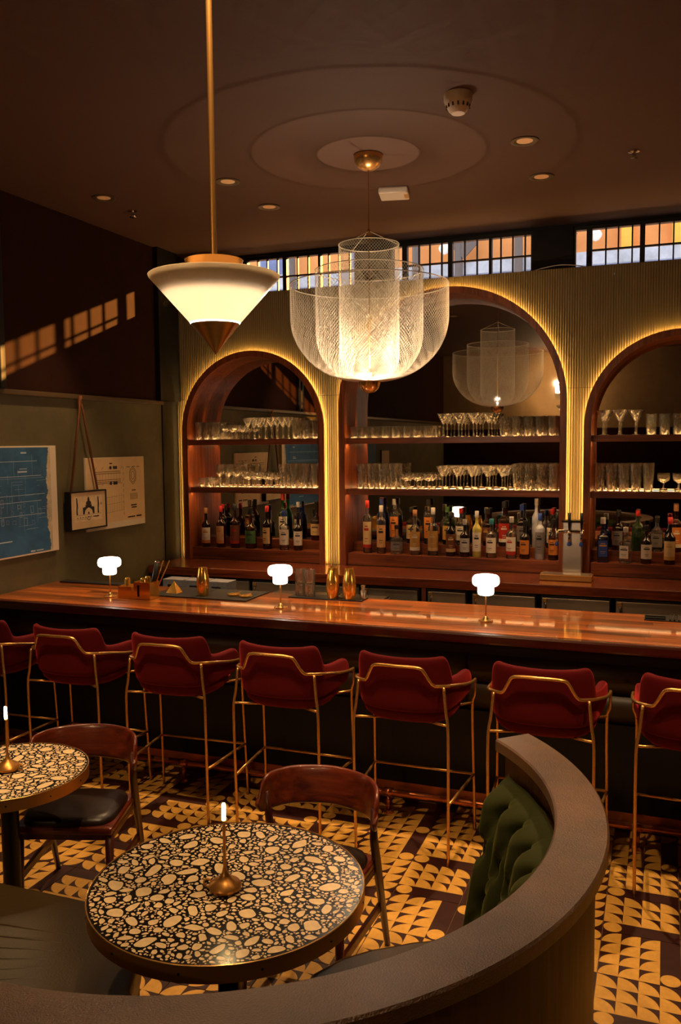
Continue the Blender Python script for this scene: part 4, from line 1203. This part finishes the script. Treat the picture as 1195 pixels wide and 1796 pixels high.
def bottle(x, row, h, shape, body, lab, cap, label, band=None):
    y, z = (YP + .065, SH3) if row == 0 else (YP + .215, SH3 + .085)
    root = thing('bottle', label, 'bottle', (x, y, z + .0008), random.uniform(-.3, .3), group='bottles on the bar shelf')
    R, s0, s1, rn = SH[shape]
    h *= 1.09; R *= 1.08; rn *= 1.05
    seg = 20 if shape != 'square' else 4
    prof = [(0, .0), (R*.92, .0), (R, .006), (R, s0*h)]
    for k in range(1, 6):
        t = k / 6
        prof.append((rn + (R - rn) * (math.cos(PI*t) + 1) / 2, h * (s0 + (s1 - s0) * t)))
    prof += [(rn, s1*h), (rn*.95, h*.90), (rn*1.15, h*.905), (rn*1.15, h*.925)]
    mb = MB()
    if seg == 4:
        # squared section that rounds into the neck
        vs = []; K = 20
        for (r_, z_) in prof:
            e = .35 if r_ > rn * 1.6 else 1.0
            for k in range(K):
                t = 2*PI*k/K
                vs.append((max(r_, 1e-5)*math.copysign(abs(math.cos(t))**e, math.cos(t))*.92, max(r_, 1e-5)*math.copysign(abs(math.sin(t))**e, math.sin(t))*.92, z_))
        mb.add(vs, [(i*K + k, i*K + (k+1) % K, (i+1)*K + (k+1) % K, (i+1)*K + k) for i in range(len(prof) - 1) for k in range(K)], 0, True)
    else:
        mb.lathe(prof, seg=seg, sharp=50)
    mb.obj('glass_body', BG[body], root)
    cr = rn * 1.22
    MB().lathe([(cr, h*.86), (cr*1.02, h*.862), (cr*1.02, h*.995), (cr*.9, h), (0, h)], seg=14, sharp=50).obj('cap', LM[cap], root)
    if lab:
        Rl = (R if seg != 4 else R * .985) + .0008
        l0, l1 = h * .13, h * (s0 - .06)
        lb = MB()
        if seg == 4:
            lb.box(-R*.72, R*.72, -R*.925 - .0018, -R*.925 - .0004, l0, l1)
        else:
            n = 16
            A = [math.radians(-90 - 72 + 144*k/n) for k in range(n + 1)]
            lb.add([(Rl*math.cos(t), Rl*math.sin(t), zz_) for zz_ in (l0, l1) for t in A], [(k, k+1, n+2+k, n+1+k) for k in range(n)], 0, True)
        lo_ = lb.obj('paper_label', LM[lab], root)
        # printed marks on the label
        mk = MB(); ink = 'black' if lab not in ('black', 'brown', 'blue') else 'gold'
        for (q0, q1, wdt) in ((.80, .84, 40), (.64, .74, 62), (.30, .33, 46), (.20, .22, 34)):
            za, zb = l0 + (l1 - l0)*q0, l0 + (l1 - l0)*q1
            if seg == 4:
                mk.add([(-R*wdt/110, -R*.925 - .0024, za), (R*wdt/110, -R*.925 - .0024, za), (R*wdt/110, -R*.925 - .0024, zb), (-R*wdt/110, -R*.925 - .0024, zb)], [(0, 1, 2, 3)])
            else:
                A = [math.radians(-90 - wdt/2 + wdt*k/6) for k in range(7)]
                mk.add([((Rl + .0006)*math.cos(t), (Rl + .0006)*math.sin(t), z_) for z_ in (za, zb) for t in A], [(k, k+1, 8+k, 7+k) for k in range(6)])
        mk.obj('printing', LM[ink if not band else band], lo_)['kind'] = 'stuff'
        if band:
            n = 16; A = [math.radians(-90 - 72 + 144*k/n) for k in range(n + 1)]
            MB().add([((Rl + .0005)*math.cos(t), (Rl + .0005)*math.sin(t), z_) for z_ in (l0 - .012, l0 + .018) for t in A], [(k, k+1, n+2+k, n+1+k) for k in range(n)], 0, True).obj('label_stripe', LM[band], lo_)
BT = [
 # left arch, front row
 (-4.205, 0, .35, 'wine', 'dark', 'white', 'cork', 'dark bottle with white label and corked neck, leftmost in the left arch', 'orange'),
 (-4.040, 0, .37, 'round', 'amber', 'tan', 'red', 'bottle with tan label and red neck, second from left in the left arch', 'orange'),
 (-3.885, 0, .39, 'round', 'red', 'brown', 'black', 'reddish amber whiskey bottle with black stopper in the left arch', 'red'),
 (-3.715, 0, .36, 'squat', 'amber', 'green', 'black', 'squat amber bottle with greenish label in the left arch', None),
 (-3.540, 0, .38, 'wine', 'dark', 'cream', 'red', 'dark bottle with cream label in front of the green bottle, left arch', None),
 (-3.362, 0, .34, 'round', 'clear', 'white', 'blue', 'clear bottle with white label and blue cap, left arch', None),
 (-3.218, 0, .33, 'wine', 'dark', 'white', 'black', 'dark bottle with small white label, rightmost of the left arch front row', None),
 # left arch, on the riser
 (-4.100, 1, .30, 'wine', 'dark', None, 'red', 'plain dark bottle behind the red-necked bottle, left arch', None),
 (-3.800, 1, .34, 'round', 'amber', 'brown', 'black', 'amber bottle behind the squat bottle, left arch riser', None),
 (-3.440, 1, .40, 'wine', 'green', 'white', 'red', 'tall green bottle with red capsule on the left arch riser', None),
 (-3.280, 1, .33, 'slim', 'blue', 'silver', 'silver', 'blue bottle with silver cap on the left arch riser', None),
 (-3.090, 1, .34, 'decanter', 'red', 'cream', 'black', 'round-bodied amber decanter bottle at the right of the left arch', None),
 # centre arch, front row
 (-2.525, 0, .44, 'tall', 'clear', 'cream', 'red', 'tall clear bottle with cream label and red stripe, leftmost in the centre arch', 'red'),
 (-2.393, 0, .40, 'tall', 'clear', 'tan', 'silver', 'tall bottle with peach label, second from left in the centre arch', None),
 (-2.246, 0, .24, 'squat', 'clear', 'grey', 'black', 'short squat clear bottle with grey emblem label, centre arch', None),
 (-2.075, 0, .37, 'round', 'clear', 'gold', 'cork', 'clear bottle with gold label, left of the twin pair in the centre arch', 'white'),
 (-1.908, 0, .39, 'round', 'clear', 'gold', 'silver', 'clear bottle with gold label, right of the twin pair in the centre arch', 'cream'),
 (-1.749, 0, .36, 'wine', 'dark', 'brown', 'black', 'dark bottle with brown label at the middle of the centre arch', 'cream'),
 (-1.622, 0, .30, 'wine', 'dark', 'silver', 'silver', 'black bottle with round silver label left of the yellow bottle', None),
 (-1.516, 0, .37, 'slim', 'yellow', 'white', 'silver', 'pale yellow liqueur bottle with white label in the centre arch', None),
 (-1.387, 0, .31, 'round', 'clear', 'white', 'teal', 'clear bottle with white label and teal cap, centre arch', None),
 (-1.214, 0, .33, 'round', 'clear', 'white', 'silver', 'clear rum bottle with white and red label, centre arch', 'red'),
 (-1.100, 0, .30, 'wine', 'dark', 'orange', 'black', 'dark bottle with orange label, centre arch right side', None),
 (-.973, 0, .36, 'tall', 'frost', 'grey', 'blue', 'frosted grey bottle with blue cap, centre arch right side', None),
 (-.860, 0, .32, 'wine', 'amber', 'orange', 'black', 'amber bottle with orange label, rightmost in the centre arch', None),
 # centre arch riser
 (-2.440, 1, .37, 'slim', 'blue', None, 'blue', 'blue bottle behind the peach label bottle, centre arch', None),
 (-2.315, 1, .37, 'tall', 'clear', 'orange', 'silver', 'clear bottle with orange label on the riser, left of centre', None),
 (-2.150, 1, .30, 'round', 'amber', 'cream', 'black', 'amber bottle with cream label on the riser between the twin bottles', None),
 (-1.990, 1, .37, 'tall', 'clear', 'orange', 'black', 'clear bottle with orange label on the riser behind the twin bottles', None),
 (-1.815, 1, .31, 'wine', 'green', 'gold', 'green', 'green bottle with gold label on the riser, middle of the centre arch', None),
 (-1.690, 1, .30, 'round', 'clear', 'white', 'red', 'clear bottle with red cap on the riser behind the black bottle', None),
 (-1.450, 1, .30, 'wine', 'amber', 'brown', 'black', 'amber bottle with brown label on the riser behind the teal cap bottle', None),
 (-1.305, 1, .36, 'round', 'amber', 'red', 'black', 'amber bottle with red label on the riser, centre arch', 'white'),
 (-1.150, 1, .34, 'wine', 'dark', 'grey', 'blue', 'dark bottle with blue capsule on the riser, centre arch', None),
 (-1.025, 1, .39, 'slim', 'frost', None, 'silver', 'tall plain frosted bottle on the riser, centre arch right side', None),
 (-.890, 1, .31, 'round', 'clear', 'white', 'red', 'clear bottle with red cap on the riser, right end of the centre arch', None),
 # right arch
 (-.460, 0, .34, 'square', 'blue', 'blue', 'silver', 'square bright blue bottle, leftmost in the right arch', None),
 (-.279, 0, .27, 'square', 'clear', 'white', 'silver', 'short square clear bottle with white label, right arch', None),
 (-.120, 0, .29, 'wine', 'dark', 'white', 'black', 'dark wine-shaped bottle with white label, right arch', None),
 (.060, 0, .35, 'wine', 'dark', 'cream', 'red', 'dark bottle with cream label and red cap, right arch', 'gold'),
 (.215, 0, .33, 'round', 'amber', 'cream', 'black', 'amber bottle at the right picture edge, right arch', None),
 (-.350, 1, .30, 'wine', 'dark', 'grey', 'black', 'dark bottle on the riser behind the blue square bottle', None),
 (-.192, 1, .31, 'round', 'green', None, 'red', 'bright green bottle with red cap on the right arch riser', None),
 (-.040, 1, .26, 'round', 'clear', 'grey', 'black', 'clear round bottle on the right arch riser', None),
 (.105, 1, .36, 'round', 'amber', 'orange', 'cork', 'amber bottle with orange label and cork on the right arch riser', 'white'),
]
for q in BT: bottle(*q)

# ------------------------------------------------------------------ pictures on the left wall
def yz(mb, y0, y1, z0, z1, x, mi=0):
    return mb.add([(x, y1, z0), (x, y0, z0), (x, y0, z1), (x, y1, z1)], [(3, 2, 1, 0)], mi)
def line(mb, ya, za, yb, zb, x, w_=.003, mi=0):
    d = Vector((yb - ya, zb - za)); 
    if d.length < 1e-6: return
    n = Vector((-d.y, d.x)).normalized() * w_ / 2
    mb.add([(x, ya + n.x, za + n.y), (x, ya - n.x, za - n.y), (x, yb - n.x, zb - n.y), (x, yb + n.x, zb + n.y)], [(0, 1, 2, 3)], mi)
bpz = thing('blueprint_poster', 'blue architectural blueprint on a board at the left picture edge', 'poster', (XL + .001, 4.83, 1.33))
MB().box(0, .03, -.63, .632, 0, .817, 0, .002).obj('board', 'paper_white', bpz)
MB().box(.03, .0308, -.62, .56, .012, .805).obj('print', 'blueprint', bpz)
we = MB()
er = random.Random(3)
wv = .03
for k in range(160):
    z = .012 + k*.00495
    wv = max(.008, min(.055, wv + er.uniform(-.006, .006)))
    yz(we, .56 - wv, .562, z, z + .00495, .0312)
we.obj('worn_margin', 'worn_edge', bpz)
dl = MB(); ds_ = MB(); X_ = .0314
for z in (.70, .59, .575, .45, .40, .30): line(dl if z != .575 else ds_, -.6, z, .50 - er.random()*.1, z + .004, X_, .0035)
for k in range(60):
    y, z = er.uniform(-.55, .48), er.uniform(.18, .60)
    if er.random() < .5: line(ds_, y, z, y, z + er.uniform(.03, .16), X_, .0028)
    else: line(ds_, y, z, y + er.uniform(.03, .16), z, X_, .0028)
for k in range(34):
    y, z = er.uniform(-.5, .46), er.uniform(.22, .42)
    a, c = er.uniform(.012, .04), er.uniform(.02, .06)
    for (p, q, r_, s) in ((0, 0, a, 0), (a, 0, a, c), (a, c, 0, c), (0, c, 0, 0)): line(ds_ if k % 3 else dl, y + p, z + q, y + r_, z + s, X_, .002)
for (y0, y1, z0, z1) in ((-.02, .12, .118, .126), (.20, .30, .62, .632), (.22, .30, .645, .65), (.24, .30, .76, .772), (.31, .36, .02, .032), (.37, .45, .022, .030)):
    yz(dl, y0, y1, z0, z1, X_)
dl.obj('drawing_lines', 'blue_line', bpz)['kind'] = 'stuff'; ds_.obj('faint_lines', 'blue_line_soft', bpz)['kind'] = 'stuff'
p2 = thing('plan_drawing', 'large cream sheet with engineering drawing behind the small framed print', 'poster', (XL + .001, 6.26, 1.43))
MB().box(0, .02, -.42, .42, 0, .612, 0, .002).obj('board', 'paper_white', p2)
MB().box(.02, .0206, -.418, .418, .055, .608).obj('print', 'paper', p2)
dk = MB(); ds_ = MB(); X_ = .0212
for z in (.49, .474, .42, .404, .39): line(dk, -.30, z, .06, z, X_, .004)
for k in range(9): line(ds_, -.28 + k*.04, .40, -.28 + k*.04, .48, X_, .0025)
for z in (.51, .375):
    for y in (-.10, -.05, -.02): yz(dk, y, y + .028, z, z + .026, X_)
    for k in range(5): line(dk, -.30 + k*.09, z, -.28 + k*.09, z + .02, X_, .003)
for rad in (.035, .055, .07):
    pts = [(.24 + rad*.8*math.cos(2*PI*k/6 + PI/6), .445 + rad*1.15*math.sin(2*PI*k/6 + PI/6)) for k in range(6)] if rad > .05 else [(.24 + rad*.7*math.cos(2*PI*k/18), .445 + rad*math.sin(2*PI*k/18)) for k in range(18)]
    for k in range(len(pts)): line(dk, *pts[k], *pts[(k+1) % len(pts)], X_, .0045)
for k in range(12): line(ds_, -.28 + k*.034, .13 + k*.002, -.28 + k*.034, .26 + .004*k, X_, .0022)
for z in (.13, .20, .26): line(ds_, -.30, z, .10, z + .02, X_, .0025)
for k in range(7): line(ds_, .19, .235 + k*.008, .31, .235 + k*.008, X_, .004)
for k in range(9): line(ds_, .095, .10 + k*.05, .095, .13 + k*.05, X_, .006)
for (y0, y1, z0, z1) in ((.20, .29, .175, .187), (.21, .29, .155, .166), (.22, .28, .31, .318), (.15, .26, .072, .084), (.28, .36, .072, .086), (-.10, -.06, .555, .565), (.15, .20, .52, .525), (.23, .28, .522, .527), (.30, .35, .52, .525)):
    yz(dk, y0, y1, z0, z1, X_)
dk.obj('drawing_lines', 'ink', p2)['kind'] = 'stuff'; ds_.obj('faint_lines', 'ink_soft', p2)['kind'] = 'stuff'
sf = thing('framed_print', 'small black framed print of a pointed stone gateway hung on leather straps', 'picture', (XL + .022, 5.795, 1.462))
fm = MB().box(0, .055, -.236, .236, 0, .012).box(0, .055, -.236, .236, .304, .316).box(0, .055, -.236, -.224, .012, .304).box(0, .055, .224, .236, .012, .304)
fm.obj('frame', 'black_frame', sf)
MB().box(0.001, .048, -.224, .224, .012, .304).obj('print', 'paper', sf)
yz(MB(), -.18, .18, .07, .275, .0484).obj('sheet', 'cream_chip', sf)
dk = MB(); X_ = .0489
# gateway silhouette: two piers, pointed spire, arched opening
def polyy(mb, pts): mb.add([(X_, y, z) for y, z in pts], [tuple(range(len(pts)))])
polyy(dk, [(-.075, .125), (-.055, .125), (-.045, .155), (-.02, .172), (0, .178), (0, .205), (-.04, .20), (-.04, .185), (-.075, .18)])
polyy(dk, [(.075, .125), (.075, .18), (.04, .185), (.04, .20), (0, .205), (0, .178), (.02, .172), (.045, .155), (.055, .125)])
polyy(dk, [(-.035, .203), (.035, .203), (.030, .225), (.014, .232), (.012, .252), (.0, .272), (-.012, .252), (-.014, .232), (-.030, .225)])
polyy(dk, [(-.012, .125), (.012, .125), (.008, .138), (0, .146), (-.008, .138)])
for y in (-.15, .125):
    polyy(dk, [(y - .008, .125), (y + .012, .125), (y + .007, .16), (y + .014, .2), (y + .006, .262), (y - .006, .262), (y - .004, .2), (y - .008, .16)])
line(dk, -.17, .12, .17, .12, X_, .002)
for k in range(9): yz(dk, -.15 + k*.034, -.135 + k*.034, .098, .104, X_)
for k in range(7): yz(dk, -.15 + k*.02, -.14 + k*.02, .085, .089, X_)
for rad in (.014, .022):
    for k in range(14):
        a, c = 2*PI*k/14, 2*PI*(k+1)/14
        line(dk, .0 + rad*math.cos(a), .09 + rad*.7*math.sin(a), .0 + rad*math.cos(c), .09 + rad*.7*math.sin(c), X_, .003)
yz(dk, .07, .13, .095, .105, X_); yz(dk, .16, .17, .19, .21, X_)
dk.obj('drawing_lines', 'ink', sf)
for s in (-.19, .15):
    MB().tube([(.03, s, .314), (.03, s*.1 - .03, .98), (.02, -.032, 1.07)], .009, 8).obj('strap', 'rope', sf)
MB().tube([(.02, -.032, 1.0), (.03, -.032, 1.085)], .013, 8).obj('knot', 'rope', sf)
# pictures nearer the viewer, met only as reflections
for k, (y, z, hw, hh, mt_, lb) in enumerate(((3.55, 1.45, .20, .36, 'paper_white', 'white framed sheet on the left wall, seen only in the left mirror'), (2.2, 1.5, .5, .34, 'blueprint', 'grey-blue print on the left wall, seen only in the centre mirror'), (1.2, 1.62, .22, .2, 'paper', 'cream print on the left wall, seen only in the centre mirror'))):
    pt = thing('wall_print', lb, 'picture', (XL + .001, y, z))
    MB().box(0, .02, -hw, hw, 0, 2*hh, 0, .002).obj('board', 'black_frame', pt)
    MB().box(.02, .0206, -hw + .015, hw - .015, .015, 2*hh - .015).obj('print', mt_, pt)
